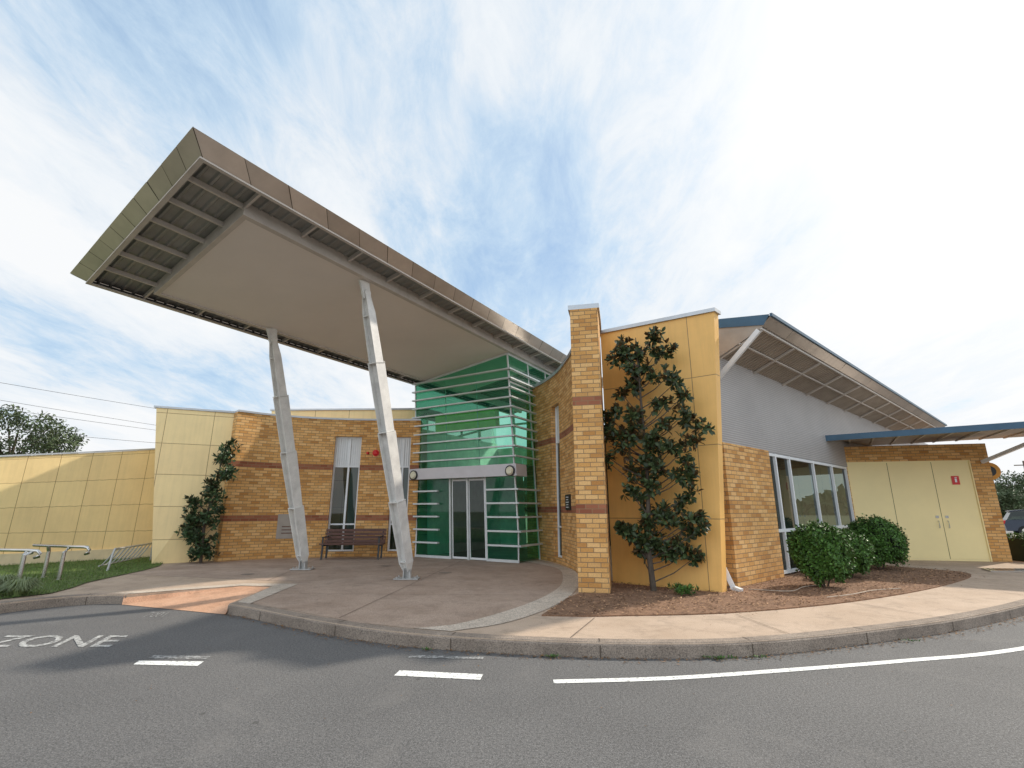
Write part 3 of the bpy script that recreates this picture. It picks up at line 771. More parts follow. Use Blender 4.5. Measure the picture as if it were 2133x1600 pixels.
b = B(); b.quad(Wp(1.5, -3.0, .15), Wp(12, -3.0, .15), Wp(12, -3.0, 4.8), Wp(1.5, -3.0, 4.8)); b.quad(Wp(1.5, -3.0, 2.96), Wp(12, -3.0, 2.96), Wp(12, -.22, 2.96), Wp(1.5, -.22, 2.96)); b.quad(Wp(1.5, -3.0, .15), Wp(1.5, -.3, .15), Wp(1.5, -.3, 4.8), Wp(1.5, -3.0, 4.8))
mk('room_wall', b, M('room_paint', (.30, .33, .27), .8), wg)
ta, tb = .45, 21.2
b = B()
b.quad(Wp(ta, 1.18, 5.56), Wp(tb, 1.18, 5.56), Wp(tb, -.3, 5.86), Wp(ta, -.3, 5.86))
zb_ = lambda n_: 5.86-(-.3-n_)*.143
b.add([Wp(1.5, -.3, 5.86), Wp(tb, -.3, 5.86), Wp(tb, -7, zb_(-7)), Wp(7, -7, zb_(-7)), Wp(1.5, -3.05, zb_(-3.05))], [(0, 1, 2, 3, 4)])
b.add([Wp(ta-.02, 1.19, 5.58), Wp(ta-.02, -.3, 5.87), Wp(ta-.02, -.3, 5.66), Wp(ta-.02, 1.05, 5.38)], [(0, 1, 2, 3)])
mk('roof', b, m_blue, wg)
b = B(); n_ = 16
for i in range(n_):
    t0 = ta+(tb-ta)*i/n_+.004; t1 = ta+(tb-ta)*(i+1)/n_-.004; j = R.uniform(-.008, .008)
    b.quad(Wp(t0, 1.0, 5.38), Wp(t1, 1.0, 5.38), Wp(t1, 1.2+j, 5.555), Wp(t0, 1.2+j, 5.555))
mk('fascia', b, m_fascia2, wg)
b = B(); b.beam(Wp(ta, 1.21, 5.57), Wp(tb, 1.21, 5.57), .05, .07); mk('gutter_edge', b, m_blue, wg)
b = B(); t = ta
while t < tb:
    b.quad(Wp(t, 0, 4.96), Wp(t+.085, 0, 4.96), Wp(t+.085, 1.0, 5.38), Wp(t, 1.0, 5.38))
    b.quad(Wp(t+.085, 0, 4.96), Wp(t+.10, 0, 4.925), Wp(t+.10, 1.0, 5.345), Wp(t+.085, 1.0, 5.38))
    b.quad(Wp(t+.10, 0, 4.925), Wp(t+.125, 0, 4.925), Wp(t+.125, 1.0, 5.345), Wp(t+.10, 1.0, 5.345))
    b.quad(Wp(t+.125, 0, 4.925), Wp(t+.14, 0, 4.96), Wp(t+.14, 1.0, 5.38), Wp(t+.125, 1.0, 5.345))
    t += .14
b.quad(Wp(ta, 0, 4.9), Wp(ta, 1.0, 5.34), Wp(ta, 1.1, 5.5), Wp(ta, 0, 5.7))
mk('eave_soffit', b, m_deck2, wg)
b = B()
for k in range(12):
    t = ta+.06+k*1.8; b.beam(Wp(t, 0, 4.89), Wp(t, .97, 5.30), .045, .05)
b.beam(Wp(ta, .5, 5.11), Wp(tb, .5, 5.11), .04, .03); b.beam(Wp(ta, .97, 5.33), Wp(tb, .97, 5.33), .04, .04)
mk('eave_bracket', b, m_beam, wg, kind='stuff')
b = B(); b.beam(Wp(ta-.05, 0.0, 4.45), Wp(ta-.05, .95, 5.28), .10, .07, up=(wd.x, wd.y, 0)); mk('strut', b, m_wframe, wg)
b = B(); wbox(b, 7, 24, -7.2, -7.0, .15, 4.85); mk('rear_wall', b, brick_plain, wg)

db = thing('service_block', 'tan brick service block with pale yellow steel doors and blue roof', 'building', (12.7, 15.9, .15))
DL = Vector((10.75, 16.2)); DR = Vector((14.62, 15.35)); dd = (DR-DL).normalized(); dbk = Vector((-dd.y, dd.x)); DW = (DR-DL).length
def Dp(s, o, z): p = DL+dd*s+dbk*o; return Vector((p.x, p.y, z))
DE = DW-.50
b = B(); pd = Path([tuple(DL), tuple(DR)], 2.0); wall(b, pd, .3, .15, 3.62, [(0.05, DE, .1, 3.12)])
b.quad(Dp(DW, 0.302, .15), Dp(DW+.3, 4.5, .15), Dp(DW+.3, 4.5, 3.6), Dp(DW, .302, 3.6))
mk('wall', b, brick_plain, db)
nl = 3; xs = [0.05, 1.20, 2.42, DE]
for i in range(nl):
    b = B(); a0, a1 = xs[i]+.008, xs[i+1]-.008
    b.hexa([Dp(a0, .03, .2), Dp(a1, .03, .2), Dp(a1, .08, .2), Dp(a0, .08, .2), Dp(a0, .03, 3.08), Dp(a1, .03, 3.08), Dp(a1, .08, 3.08), Dp(a0, .08, 3.08)])
    do = mk('door', b, m_door_y, db)
    b = B(); hs = a0+.12 if i == 2 else a1-.12
    if i > 0:
        b.tube([Dp(hs, .03, 1.30), Dp(hs, -.02, 1.30), Dp(hs, -.02, 1.2), Dp(hs, -.02, 1.10), Dp(hs, .03, 1.10)], .010, 8)
        b.beam(Dp(hs-.04, .02, 1.42), Dp(hs+.04, .02, 1.42), .012, .07)
        h = mk('handle', b, m_greysteel, do); h.matrix_parent_inverse = Matrix.Identity(4)
b = B()
b.beam(Dp(.05, .04, 3.10), Dp(DE, .04, 3.10), .06, .05)
b.beam(Dp(DE-.01, .02, .15), Dp(DE-.01, .02, 3.12), .05, .04); b.beam(Dp(.05, .06, .17), Dp(DE, .06, .17), .06, .05)
mk('door_frame', b, m_door_y, db)
b = B()
for x in xs[1:3]: b.beam(Dp(x, .045, .2), Dp(x, .045, 3.08), .016, .02)
mk('door_seal', b, m_joint, db)
F0 = Vector((9.3, 15.25)); F1 = Vector((15.6, 11.0)); fd = (F1-F0).normalized(); fb = Vector((-fd.y, fd.x))
def Fp(s, o, z): p = F0+fd*s+fb*o; return Vector((p.x, p.y, z))
FL = (F1-F0).length
b = B(); b.hexa([Fp(0, 0, 3.72), Fp(FL, 0, 3.72), Fp(FL, 5, 3.95), Fp(0, 5, 3.95), Fp(0, 0, 3.80), Fp(FL, 0, 3.80), Fp(FL, 5, 4.03), Fp(0, 5, 4.03)])
mk('roof', b, m_deck2, db)
b = B(); b.beam(Fp(-.02, -.03, 3.735), Fp(FL, -.03, 3.735), .06, .17); mk('roof_edge', b, m_blue, db)
b = B()
for k in range(12):
    s = .3+k*.6; b.beam(Fp(s, .05, 3.70), Fp(s, 4.6, 3.91), .045, .05)
mk('roof_purlin', b, m_beam, db, kind='stuff')
b = B(); b.beam(Dp(DW-.2, -.02, 3.05), Dp(DW+.55, -1.9, 3.68), .09, .09); mk('strut', b, m_wframe, db)

sg = thing('fire_extinguisher_sign', 'small red fire extinguisher sign fixed to a pale yellow door', 'sign', tuple(Dp(3.0, .02, 2.5)))
sx = 2.98
b = B(); b.hexa([Dp(sx-.10, .012, 2.38), Dp(sx+.10, .012, 2.38), Dp(sx+.10, .026, 2.38), Dp(sx-.10, .026, 2.38), Dp(sx-.10, .012, 2.64), Dp(sx+.10, .012, 2.64), Dp(sx+.10, .026, 2.64), Dp(sx-.10, .026, 2.64)])
mk('panel', b, m_red, sg)
b = B(); b.beam(Dp(sx, .006, 2.45), Dp(sx, .006, 2.56), .006, .05, up=(dd.x, dd.y, 0)); b.beam(Dp(sx-.02, .006, 2.59), Dp(sx+.04, .006, 2.59), .006, .02)
mk('symbol', b, m_signw, sg)

rs = thing('round_warning_sign', 'round orange warning sign on a bracket beside the brick pier', 'sign', (14.55, 15.6, 2.8))
b = B(); b.disc((14.93, 15.75, 2.80), (-.45, -.9, 0), .27, .02, 28); mk('panel', b, m_orange, rs)
b = B(); b.beam((14.55, 15.8, 2.8), (14.95, 15.8, 2.8), .04, .04); mk('bracket', b, m_greysteel, rs)
b = B(); b.disc((14.92, 15.73, 2.80), (-.45, -.9, 0), .16, .006, 28); mk('symbol', b, m_black, rs)

# ------------------------------------------------------------------ left block, hall and panel wall
blk = thing('yellow_panel_block', 'pale yellow panel clad block with dark coping behind brick wall', 'building', (-9.3, 16.5, .15))
b = B()
b.hexa([(-10.1, 14.75, .15), (-8.2, 16.15, .15), (-8.0, 18, .15), (-11.2, 17.4, .15), (-10.75, 14.75, 4.62), (-8.2, 15.95, 4.62), (-8.0, 18, 4.62), (-11.7, 17.4, 4.62)])
mk('wall', b, m_panel_block, blk)
b = B(); b.prism([(-10.80, 14.70), (-8.2, 15.90), (-8.0, 18.05), (-11.75, 17.45)], 4.622, 4.68); mk('coping', b, m_coping, blk)
hall = thing('main_hall', 'pale yellow clad main hall rising just behind the curved brick wall', 'building', (-6, 20, .15))
b = B(); b.prism([(-8.8, 17.9), (-3.2, 17.7), (-.9, 21.6), (-.9, 27), (-8.8, 27)], .15, 5.15); mk('wall', b, m_panel_block, hall)
b = B(); b.prism([(-8.85, 17.85), (-3.17, 17.65), (-.85, 21.6), (-.85, 27.05), (-8.85, 27.05)], 5.152, 5.21); mk('coping', b, m_coping, hall)

fw = thing('yellow_panel_wall', 'long pale yellow panel clad wall curving away beside the lawn', 'wall', (-12.8, 15.8, .15))
pts = [(-14.3, 13.7), (-13.4, 14.9), (-12.4, 16.1), (-11.2, 17.3)]
PF = Path(pts, .25); b = B(); n = len(PF.p)
zb = lambda f_: .45*(1-f_)+.2*f_; ztp = lambda f_: 3.0*(1-f_)+3.70*f_
for i in range(n-1):
    f0 = PF.s[i]/PF.L; f1 = PF.s[i+1]/PF.L; p0, p1 = PF.p[i], PF.p[i+1]
    k0 = PF.back(PF.s[i]); k1 = PF.back(PF.s[i+1])
    lean = -.25
    a = (p0.x, p0.y, zb(f0)); c = (p1.x, p1.y, zb(f1)); d_ = (p1.x+k1.x*lean, p1.y+k1.y*lean, ztp(f1)); e_ = (p0.x+k0.x*lean, p0.y+k0.y*lean, ztp(f0))
    u0, u1 = PF.s[i], PF.s[i+1]; hr = 3.2
    b.quad(a, c, d_, e_, [(u0, 0), (u1, 0), (u1, hr), (u0, hr)])
    b.quad(e_, d_, (p1.x+k1.x*.4, p1.y+k1.y*.4, ztp(f1)), (p0.x+k0.x*.4, p0.y+k0.y*.4, ztp(f0)))
    b.quad((p1.x+k1.x*.4, p1.y+k1.y*.4, 0), (p0.x+k0.x*.4, p0.y+k0.y*.4, 0), (p0.x+k0.x*.4, p0.y+k0.y*.4, ztp(f0)), (p1.x+k1.x*.4, p1.y+k1.y*.4, ztp(f1)))
mk('wall', b, m_panel_far, fw)
b = B()
for i in range(n-1):
    f0 = PF.s[i]/PF.L; f1 = PF.s[i+1]/PF.L; p0, p1 = PF.p[i], PF.p[i+1]; k0 = PF.back(PF.s[i]); k1 = PF.back(PF.s[i+1])
    q = lambda p, k, o, z: (p.x+k.x*o, p.y+k.y*o, z)
    b.quad(q(p0, k0, -.28, ztp(f0)+.004), q(p1, k1, -.28, ztp(f1)+.004), q(p1, k1, -.28, ztp(f1)+.05), q(p0, k0, -.28, ztp(f0)+.05))
    b.quad(q(p0, k0, -.28, ztp(f0)+.05), q(p1, k1, -.28, ztp(f1)+.05), q(p1, k1, .42, ztp(f1)+.05), q(p0, k0, .42, ztp(f0)+.05))
mk('coping', b, m_coping, fw)
b = B(); wall(b, PF, .3, .1, .46, front=-.12); mk('plinth', b, m_plinth, fw)

# ------------------------------------------------------------------ small fixtures
ab = thing('fire_alarm_bell', 'red round fire bell and strobe fixed to the brick wall', 'alarm bell', (-4.6, 16.95, 3.5))
b = B(); b.disc((-4.62, 16.96, 3.5), (0, -1, 0), .11, .05, 20); b.disc((-4.62, 16.91, 3.5), (0, -1, 0), .09, .04, 20, .05); mk('bell', b, m_red, ab)
b = B(); b.tube([(-4.90, 16.96, 3.5), (-4.90, 16.86, 3.5)], [.05, .03], 12); mk('strobe', b, m_red, ab)
lp = thing('wall_light', 'small white bulkhead light on the end of the brick wall', 'wall light', (-8.6, 15.3, 2.7))
b = B(); b.box(-8.68, -8.5, 15.17, 15.29, 2.62, 2.78); mk('housing', b, m_signw, lp)
b = B(); b.box(-8.65, -8.53, 15.15, 15.168, 2.64, 2.76); mk('lens', b, m_lampglass, lp)
pq = thing('bronze_plaque', 'square weathered bronze plaque mounted on the curved brick wall', 'plaque', (-7.1, 16.35, 1.1))
s = PL.near(-7.1, 16.45); c = PL.at(s); d = PL.dir(s); bk = PL.back(s)
def Q(u, o, z): p = c+d*u+bk*o; return (p.x, p.y, z)
b = B(); b.hexa([Q(-.3, -.05, .75), Q(.3, -.05, .75), Q(.3, .0, .75), Q(-.3, .0, .75), Q(-.3, -.05, 1.5), Q(.3, -.05, 1.5), Q(.3, 0, 1.5), Q(-.3, 0, 1.5)]); mk('plate', b, m_plaque, pq)
b = B()
for z in (1.1, 1.0, .9): b.hexa([Q(-.16, -.056, z), Q(.16, -.056, z), Q(.16, -.051, z), Q(-.16, -.051, z), Q(-.16, -.056, z+.03), Q(.16, -.056, z+.03), Q(.16, -.051, z+.03), Q(-.16, -.051, z+.03)])
mk('raised_lines', b, m_bench, pq)
ds = thing('directory_sign', 'small black directory sign with white lettering on brick wall', 'sign', (1.57, 13.3, 1.8))
s = PR.near(1.53, 13.5); c = PR.at(s); d = PR.dir(s); bk = PR.back(s)
b = B(); b.hexa([Q(-.28, -.04, 1.62), Q(.28, -.04, 1.62), Q(.28, 0, 1.62), Q(-.28, 0, 1.62), Q(-.28, -.04, 2.02), Q(.28, -.04, 2.02), Q(.28, 0, 2.02), Q(-.28, 0, 2.02)]); mk('panel', b, m_black, ds)
b = B()
for k in range(5):
    z = 1.68+k*.065; w_ = R.uniform(.12, .22)
    b.quad(Q(-w_, -.044, z), Q(w_, -.044, z), Q(w_, -.044, z+.02), Q(-w_, -.044, z+.02))
mk('lettering', b, m_signw, ds)

bn = thing('park_bench', 'dark red-brown slatted timber bench with black metal ends against brick wall', 'bench', (-4.95, 16.2, .15))
def bp(x, y, z):
    a = math.radians(3); return (-4.95+x*math.cos(a)-y*math.sin(a), 16.2+x*math.sin(a)+y*math.cos(a), .16+z)
b = B()
for k in range(5): b.beam(bp(-.95, -.22+k*.105, .43+.012*abs(k-2)), bp(.95, -.22+k*.105, .43+.012*abs(k-2)), .085, .035)
mk('seat', b, m_bench, bn)
b = B()
for k in range(4): b.beam(bp(-.95, .27+k*.035, .52+k*.105), bp(.95, .27+k*.035, .52+k*.105), .03, .085)
mk('backrest', b, m_bench, bn)
for x in (-.85, .85):
    b = B(); b.beam(bp(x, -.24, 0), bp(x, -.2, .42), .05, .04); b.beam(bp(x, .24, 0), bp(x, .27, .45), .05, .04); b.beam(bp(x, .27, .42), bp(x, .41, .88), .05, .035)
    b.beam(bp(x, -.24, .40), bp(x, .28, .40), .05, .035); b.beam(bp(x, -.24, .40), bp(x, -.22, .64), .045, .03); b.beam(bp(x, -.26, .65), bp(x, .33, .65), .055, .03)
    mk('leg', b, m_black, bn)

def rail(pts, posts, label):
    r = thing('handrail', label, 'handrail', (posts[0][0], posts[0][1], .1), 'stainless handrails by the lawn')
    b = B(); b.tube(pts, .032, 10); mk('rail', b, m_steel, r, smooth=True)
    for p in posts:
        b = B(); b.tube([(p[0], p[1], .1), (p[0], p[1], .72), (p[2], p[3], p[4])], .038, 10); b.disc((p[0], p[1], .166), (0, 0, 1), .075, .012, 16); mk('post', b, m_steel, r, smooth=False)
rail([(-10.9, 11.9, .84), (-9.25, 11.3, .84), (-9.14, 11.26, .83), (-9.08, 11.24, .78), (-9.10, 11.25, .72), (-9.2, 11.3, .70)], [(-9.75, 11.4, -9.72, 11.47, .82), (-10.4, 11.75, -10.4, 11.72, .82)], 'stainless steel tube handrail on posts beside the lawn path')
rail([(-12.0, 11.2, .80), (-10.05, 10.9, .80), (-9.85, 10.87, .79), (-9.78, 10.86, .74), (-9.80, 10.86, .68), (-9.9, 10.88, .66)], [(-10.1, 10.85, -10.1, 10.91, .78), (-9.95, 10.7, -9.98, 10.88, .76), (-11.2, 11.05, -11.2, 11.07, .78)], 'stainless steel tube handrail with curved end on posts')
br = thing('bike_rack', 'low galvanised bicycle rack with slanting bars on the lawn edge', 'bike rack', (-10.4, 14.4, .15))
A0 = Vector((-10.05, 13.2, .66)); A1 = Vector((-10.75, 15.6, .66))
b = B(); b.tube([(-10.0, 13.05, .15), A0+Vector((0, 0, -.08)), A0+(A1-A0)*.02, A1, (A1.x-.02, A1.y+.05, .15)], .026, 8); b.tube([A0+Vector((-.30, 0, -.4)), A1+Vector((-.30, 0, -.4))], .02, 8)
mk('frame', b, m_greysteel, br)
b = B()
for k in range(9):
    p = A0.lerp(A1, (k+.5)/9); b.tube([p, p+Vector((-.15, 0, -.22)), p+Vector((-.30, 0, -.4))], .016, 6)
mk('bar', b, m_greysteel, br, kind='stuff')
gr = thing('drain_grate', 'light steel stormwater grate set in the pavement', 'drain grate', (12.0, 13.0, .15))
b = B()
for k in range(9): b.beam((11.75+k*.13, 12.95-k*.01, .175), (11.98+k*.13, 13.4-k*.01, .175), .05, .02)
b.beam((11.7, 12.93, .17), (12.85, 12.85, .17), .05, .03); b.beam((11.95, 13.42, .17), (13.1, 13.33, .17), .05, .03)
mk('bars', b, m_steel, gr)
hs = thing('irrigation_hose', 'pale drip irrigation hose lying loosely on bark mulch', 'hose', (6, 9.8, .17))
b = B(); P = catmull([Vector(p) for p in ((4.4, 9.9, .19), (5.0, 9.6, .20), (5.6, 10.2, .19), (6.2, 10.5, .19))], .1); b.tube(P, .008, 6)
P = catmull([Vector(p) for p in ((5.3, 9.0, .19), (5.9, 9.25, .20), (6.6, 9.75, .19), (7.3, 10.0, .19))], .1); b.tube(P, .008, 6); mk('hose', b, m_hose, hs)

# ------------------------------------------------------------------ vegetation
def rosette(b, p, out, L, W, n, six=False):
    out = out.normalized()
    for k in range(n):
        r = Vector((R.gauss(0, 1), R.gauss(0, 1), R.gauss(0, 1))).normalized()
        d = (out*R.uniform(.1, .9)+r).normalized()
        l = L*R.uniform(.7, 1.2)
        (b.leaf6 if six else b.leaf)(p+d*.01, d, (out+r*.4), l, W*R.uniform(.8, 1.2), .15)
mg = thing('magnolia_tree', 'slender dark-leaved magnolia growing against the yellow wall', 'tree', (2.62, 9.85, .17))
def xm(px, y):
    u = 800-y; fw_ = 1003.9-u*.247; return (px-1066.5)/fw_*9.85
cl = []
for (y, z, pc, hw) in ((700, 5.12, 1322, 46), (735, 4.8, 1335, 60), (775, 4.4, 1325, 52), (815, 3.98, 1345, 70), (850, 3.6, 1335, 88), (885, 3.28, 1355, 116), (925, 2.9, 1332, 102), (965, 2.55, 1340, 86), (1000, 2.2, 1370, 68), (1045, 1.8, 1385, 60), (1085, 1.42, 1375, 88), (1120, 1.12, 1372, 94), (1155, .85, 1388, 70)):
    cl.append((xm(pc, y), z, hw/1035*9.85))
TP = [Vector((2.62, 9.85, .15)), Vector((2.58, 9.87, .8)), Vector((2.62, 9.87, 1.6)), Vector((2.66, 9.87, 2.5)), Vector((2.62, 9.86, 3.5)), Vector((2.6, 9.84, 4.4)), Vector((2.58, 9.82, 5.1))]
b = B(); b.tube([tuple(p) for p in TP], [.06, .052, .044, .034, .026, .018, .008], 8)
def trunk_at(z):
    for i in range(len(TP)-1):
        if TP[i].z <= z <= TP[i+1].z: return TP[i].lerp(TP[i+1], (z-TP[i].z)/(TP[i+1].z-TP[i].z))
    return TP[-1]
lv = B()
for (x, z, hw) in cl:
    nsub = int(2+hw*6.5)
    for i in range(nsub):
        sx_ = (-1+2*(i+R.uniform(.1, .9))/nsub)*hw*.92; sr_ = R.uniform(.09, .17)
        c0 = Vector((x+sx_, 9.85-sx_*.45+R.uniform(-.22, .14), z+R.gauss(0, .13)))
        st = trunk_at(max(.3, c0.z-abs(sx_)*.6-.15))
        b.tube([tuple(st), tuple(st.lerp(c0, .5)+Vector((0, 0, -.05))), tuple(c0)], [.014, .010, .005], 5, False)
        for k in range(int(5+sr_*45)):
            o = Vector((R.gauss(0, 1), R.gauss(0, .8), R.gauss(0, 1))).normalized()*sr_*R.uniform(.3, 1.15)
            rosette(lv, c0+o, o+Vector((0, -.06, .08)), .14, .060, 6, True)
mk('trunk', b, m_bark, mg); mk('crown', lv, m_mag, mg)
ms_ = thing('magnolia_shrub', 'narrow dark green shrub beside the brick wall end', 'shrub', (-8.95, 14.95, .15))
b = B(); TP = [Vector((-8.85, 14.95, .15)), Vector((-8.9, 14.95, 1.2)), Vector((-8.75, 14.95, 2.4)), Vector((-8.6, 14.95, 3.4))]
b.tube([tuple(p) for p in TP], [.045, .035, .022, .01], 7); lv = B()
for (x, z, hw) in ((-8.55, 3.45, .15), (-8.62, 3.1, .25), (-8.6, 2.75, .28), (-8.75, 2.3, .38), (-8.9, 1.9, .48), (-8.98, 1.5, .55), (-9.0, 1.1, .56), (-8.9, .75, .45), (-8.85, .5, .28)):
    for _ in range(int(2+hw*11)):
        sx_ = R.uniform(-1, 1)*hw*.8; c0 = Vector((x+sx_, 14.95+R.uniform(-.25, .2), z+R.gauss(0, .13))); st = trunk_at(max(.3, c0.z-.35)); sr_ = R.uniform(.1, .2)
        b.tube([tuple(st), tuple(c0)], [.009, .004], 4, False)
        for k in range(int(5+sr_*30)):
            o = Vector((R.gauss(0, 1), R.gauss(0, .8), R.gauss(0, 1))).normalized()*sr_*R.uniform(.3, 1.05)
            rosette(lv, c0+o, o+Vector((0, -.06, .08)), .15, .065, 6)
mk('trunk', b, m_bark, ms_); mk('crown', lv, m_shrubdark, ms_)
sp = thing('ground_plant', 'small leafy green plant in the bark mulch', 'plant', (3.0, 9.35, .17)); lv = B()
for k in range(60):
    a = R.uniform(0, 6.28); e = Vector((3.0+.28*math.cos(a)*R.random(), 9.4+.15*math.sin(a), .2+R.random()*.10)); rosette(lv, e, Vector((math.cos(a), math.sin(a), 1)), .07, .03, 6)
mk('leaves', lv, m_bush, sp)

def bush(cx, cy, r, h, n, lab):
    t = thing('round_bush', lab, 'bush', (cx, cy, .17), 'clipped round bushes in the mulch bed')
    lv = B(); core = B(); z0 = .17+h*.54; rz = h*.46
    ph = [R.uniform(0, 6.28) for _ in range(6)]
    def rad(th, fi): return 1+.08*math.sin(3*th+ph[0])*math.cos(2*fi+ph[1])+.07*math.sin(5*th+ph[2]+3*fi)+.06*math.sin(9*th+ph[3])*math.sin(7*fi+ph[4])
    for i in range(n):
        th = R.uniform(0, 6.28); u = R.uniform(-.9, 1); fi = math.asin(u); k = rad(th, fi)*(1-abs(R.gauss(0, .08)))
        if R.random() < .08: k *= 1.10
        o = Vector((math.cos(th)*math.cos(fi), math.sin(th)*math.cos(fi), u))
        p = Vector((cx+o.x*r*k, cy+o.y*r*k, z0+o.z*rz*k))
        rosette(lv, p, o+Vector((0, 0, .5)), .062, .036, 4)
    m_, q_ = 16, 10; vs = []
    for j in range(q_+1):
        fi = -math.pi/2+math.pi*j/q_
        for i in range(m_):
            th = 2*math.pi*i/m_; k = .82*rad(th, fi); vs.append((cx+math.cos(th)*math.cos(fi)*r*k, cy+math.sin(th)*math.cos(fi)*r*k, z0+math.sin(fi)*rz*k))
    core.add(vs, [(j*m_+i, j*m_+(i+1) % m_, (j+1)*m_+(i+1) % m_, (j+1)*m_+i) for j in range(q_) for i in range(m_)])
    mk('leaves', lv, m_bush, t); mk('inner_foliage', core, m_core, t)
    b = B()
    for k in range(5): a = k*1.256; b.tube([(cx+.04*math.cos(a), cy+.04*math.sin(a), .16), (cx+.2*math.cos(a), cy+.2*math.sin(a), .5)], .014, 5)
    mk('stem', b, m_bark, t)
bush(6.10, 10.35, .49, 1.15, 2900, 'rounded glossy green bush in bark mulch by the windows')
bush(7.5, 11.75, .46, .98, 2100, 'smaller rounded green bush tucked behind another')
bush(9.30, 13.3, .62, 1.24, 2800, 'large rounded green bush near the pale yellow doors')

for (cx, cy, r, n) in ((-8.65, 9.35, .34, 420), (-9.15, 9.1, .4, 420), (-9.4, 9.75, .4, 380)):
    t = thing('strappy_grass_plant', 'low tuft of arching grey-green strap leaves behind the kerb', 'plant', (cx, cy, .16), 'strap-leaf tufts by the kerb'); lv = B()
    for k in range(n):
        a = R.uniform(0, 6.28); q = R.random()*.3*r; L = R.uniform(.6, 1)*r; p = Vector((cx+q*math.cos(a), cy+q*math.sin(a), .16)); d = Vector((math.cos(a), math.sin(a), 0)); w_ = Vector((-math.sin(a), math.cos(a), 0))*.006
        z1 = R.uniform(.14, .30); p1 = p+d*L*.45+Vector((0, 0, z1)); p2 = p+d*L+Vector((0, 0, z1*.55))
        lv.add([p-w_, p+w_, p1+w_, p1-w_, p2], [(0, 1, 2, 3), (3, 2, 4)])
    mk('leaves', lv, m_blade2, t)

def big_tree(x, y, h, r, n, lab, seed, leaf=.28, zfrac=.35):
    rr = random.Random(seed); t = thing('gum_tree', lab, 'tree', (x, y, 0)); b = B(); lv = B()
    b.tube([(x, y, -.02), (x+.2, y, h*.3), (x-.1, y, h*.6), (x, y, h*.85)], [.03*h, .024*h, .014*h, .005*h], 8)
    for c in range(26):
        a = rr.uniform(0, 6.28); q = r*math.sqrt(rr.random()); zz = h*rr.uniform(zfrac, .95); k = 1-.5*((zz/h-.6)/.4)**2
        c0 = Vector((x+q*k*math.cos(a), y+q*k*math.sin(a), zz)); cr = r*rr.uniform(.22, .38)
        b.tube([(x, y, zz*.6), tuple(c0)], [.008*h, .003*h], 5, False)
        for i in range(n//26):
            o = Vector((rr.gauss(0, 1), rr.gauss(0, 1), rr.gauss(0, .7))); o = o.normalized()*cr*rr.uniform(.55, 1.05)
            d = Vector((rr.gauss(0, 1), rr.gauss(0, 1), rr.gauss(-.5, .8)))
            lv.leaf(c0+o, d, Vector((rr.gauss(0, 1), rr.gauss(0, 1), 1)), leaf*rr.uniform(.7, 1.3), leaf*.4)
    mk('trunk', b, m_bark, t); mk('crown', lv, m_gum, t)
big_tree(-45.0, 45, 10.3, 4.4, 9000, 'tall spreading gum tree behind the yellow wall', 1, .36)
big_tree(-56, 50, 8.5, 4.2, 3500, 'spreading gum tree standing beyond the lawn', 2, .45)
big_tree(80, 79, 7.4, 4.2, 4000, 'leafy gum tree beyond the car park', 3, .5, .2)
big_tree(89, 84, 7.0, 4.5, 4000, 'rounded gum tree beyond the parked car', 4, .5, .15)
big_tree(72, 76, 4.6, 3.0, 2500, 'small gum tree at the edge of the car park', 5, .45, .15)
b = B()
for i in range(9000):
    a = R.uniform(-1.25, 1.25); d = 230+R.uniform(-8, 8); hh = 8+3*math.sin(a*21)+2*math.sin(a*57+1)
    p = Vector((d*math.sin(a), d*math.cos(a), R.random()**.8*hh)); b.leaf(p, Vector((R.gauss(0, 1), R.gauss(0, 1), R.gauss(0, 1))), Vector((0, -1, 0)), 4.0, 3.0)
mk('distant_trees', b, m_gum, kind='stuff')
hd = thing('clipped_hedge', 'low clipped green hedge beside the pavement', 'hedge', (16.2, 15.9, .15)); lv = B(); co = B()
for i in range(2600):
    p = Vector((R.uniform(15.0, 18.5), 15.6+R.uniform(-.35, .35), .2+.68*R.random()))
    if R.random() < .5: p.z = .85+R.gauss(0, .03)
    else: p.y = 15.6-.36+R.gauss(0, .03)
    rosette(lv, p, Vector((0, -.4, 1)), .07, .04, 4)
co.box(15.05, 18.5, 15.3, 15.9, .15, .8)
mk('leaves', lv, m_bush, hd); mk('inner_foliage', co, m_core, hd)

for (p0, p1, z) in (((-45.3, 42.7), (-39.6, 54), 12.6), ((-47.7, 45.4), (-43, 59.1), 11.6), ((-48.7, 46), (-43, 59), 11.0), ((-48, 45.8), (-40.4, 55.5), 9.0)):
    p0 = Vector(p0); p1 = Vector(p1); b = B(); pt = []
    for k in range(21):
        t = -1+k*.2; q = p0+(p1-p0)*t; pt.append((q.x, q.y, z+.10*(t-.5)**2-.03))
    b.tube(pt, .018, 5); mk('power_cable', b, m_black, label='thin black overhead power cable against the sky', category='power line', group='overhead power cables')
up = thing('power_pole', 'distant timber power pole with a crossarm', 'power pole', (74, 72.3, 0))
b = B(); b.tube([(74, 72.5, -.02), (74, 72.5, 8.6)], [.2, .13], 8); mk('pole', b, m_wood, up)
b = B(); b.beam((73, 73.0, 8.0), (75, 72, 8.0), .12, .14); mk('crossarm', b, m_wood, up)

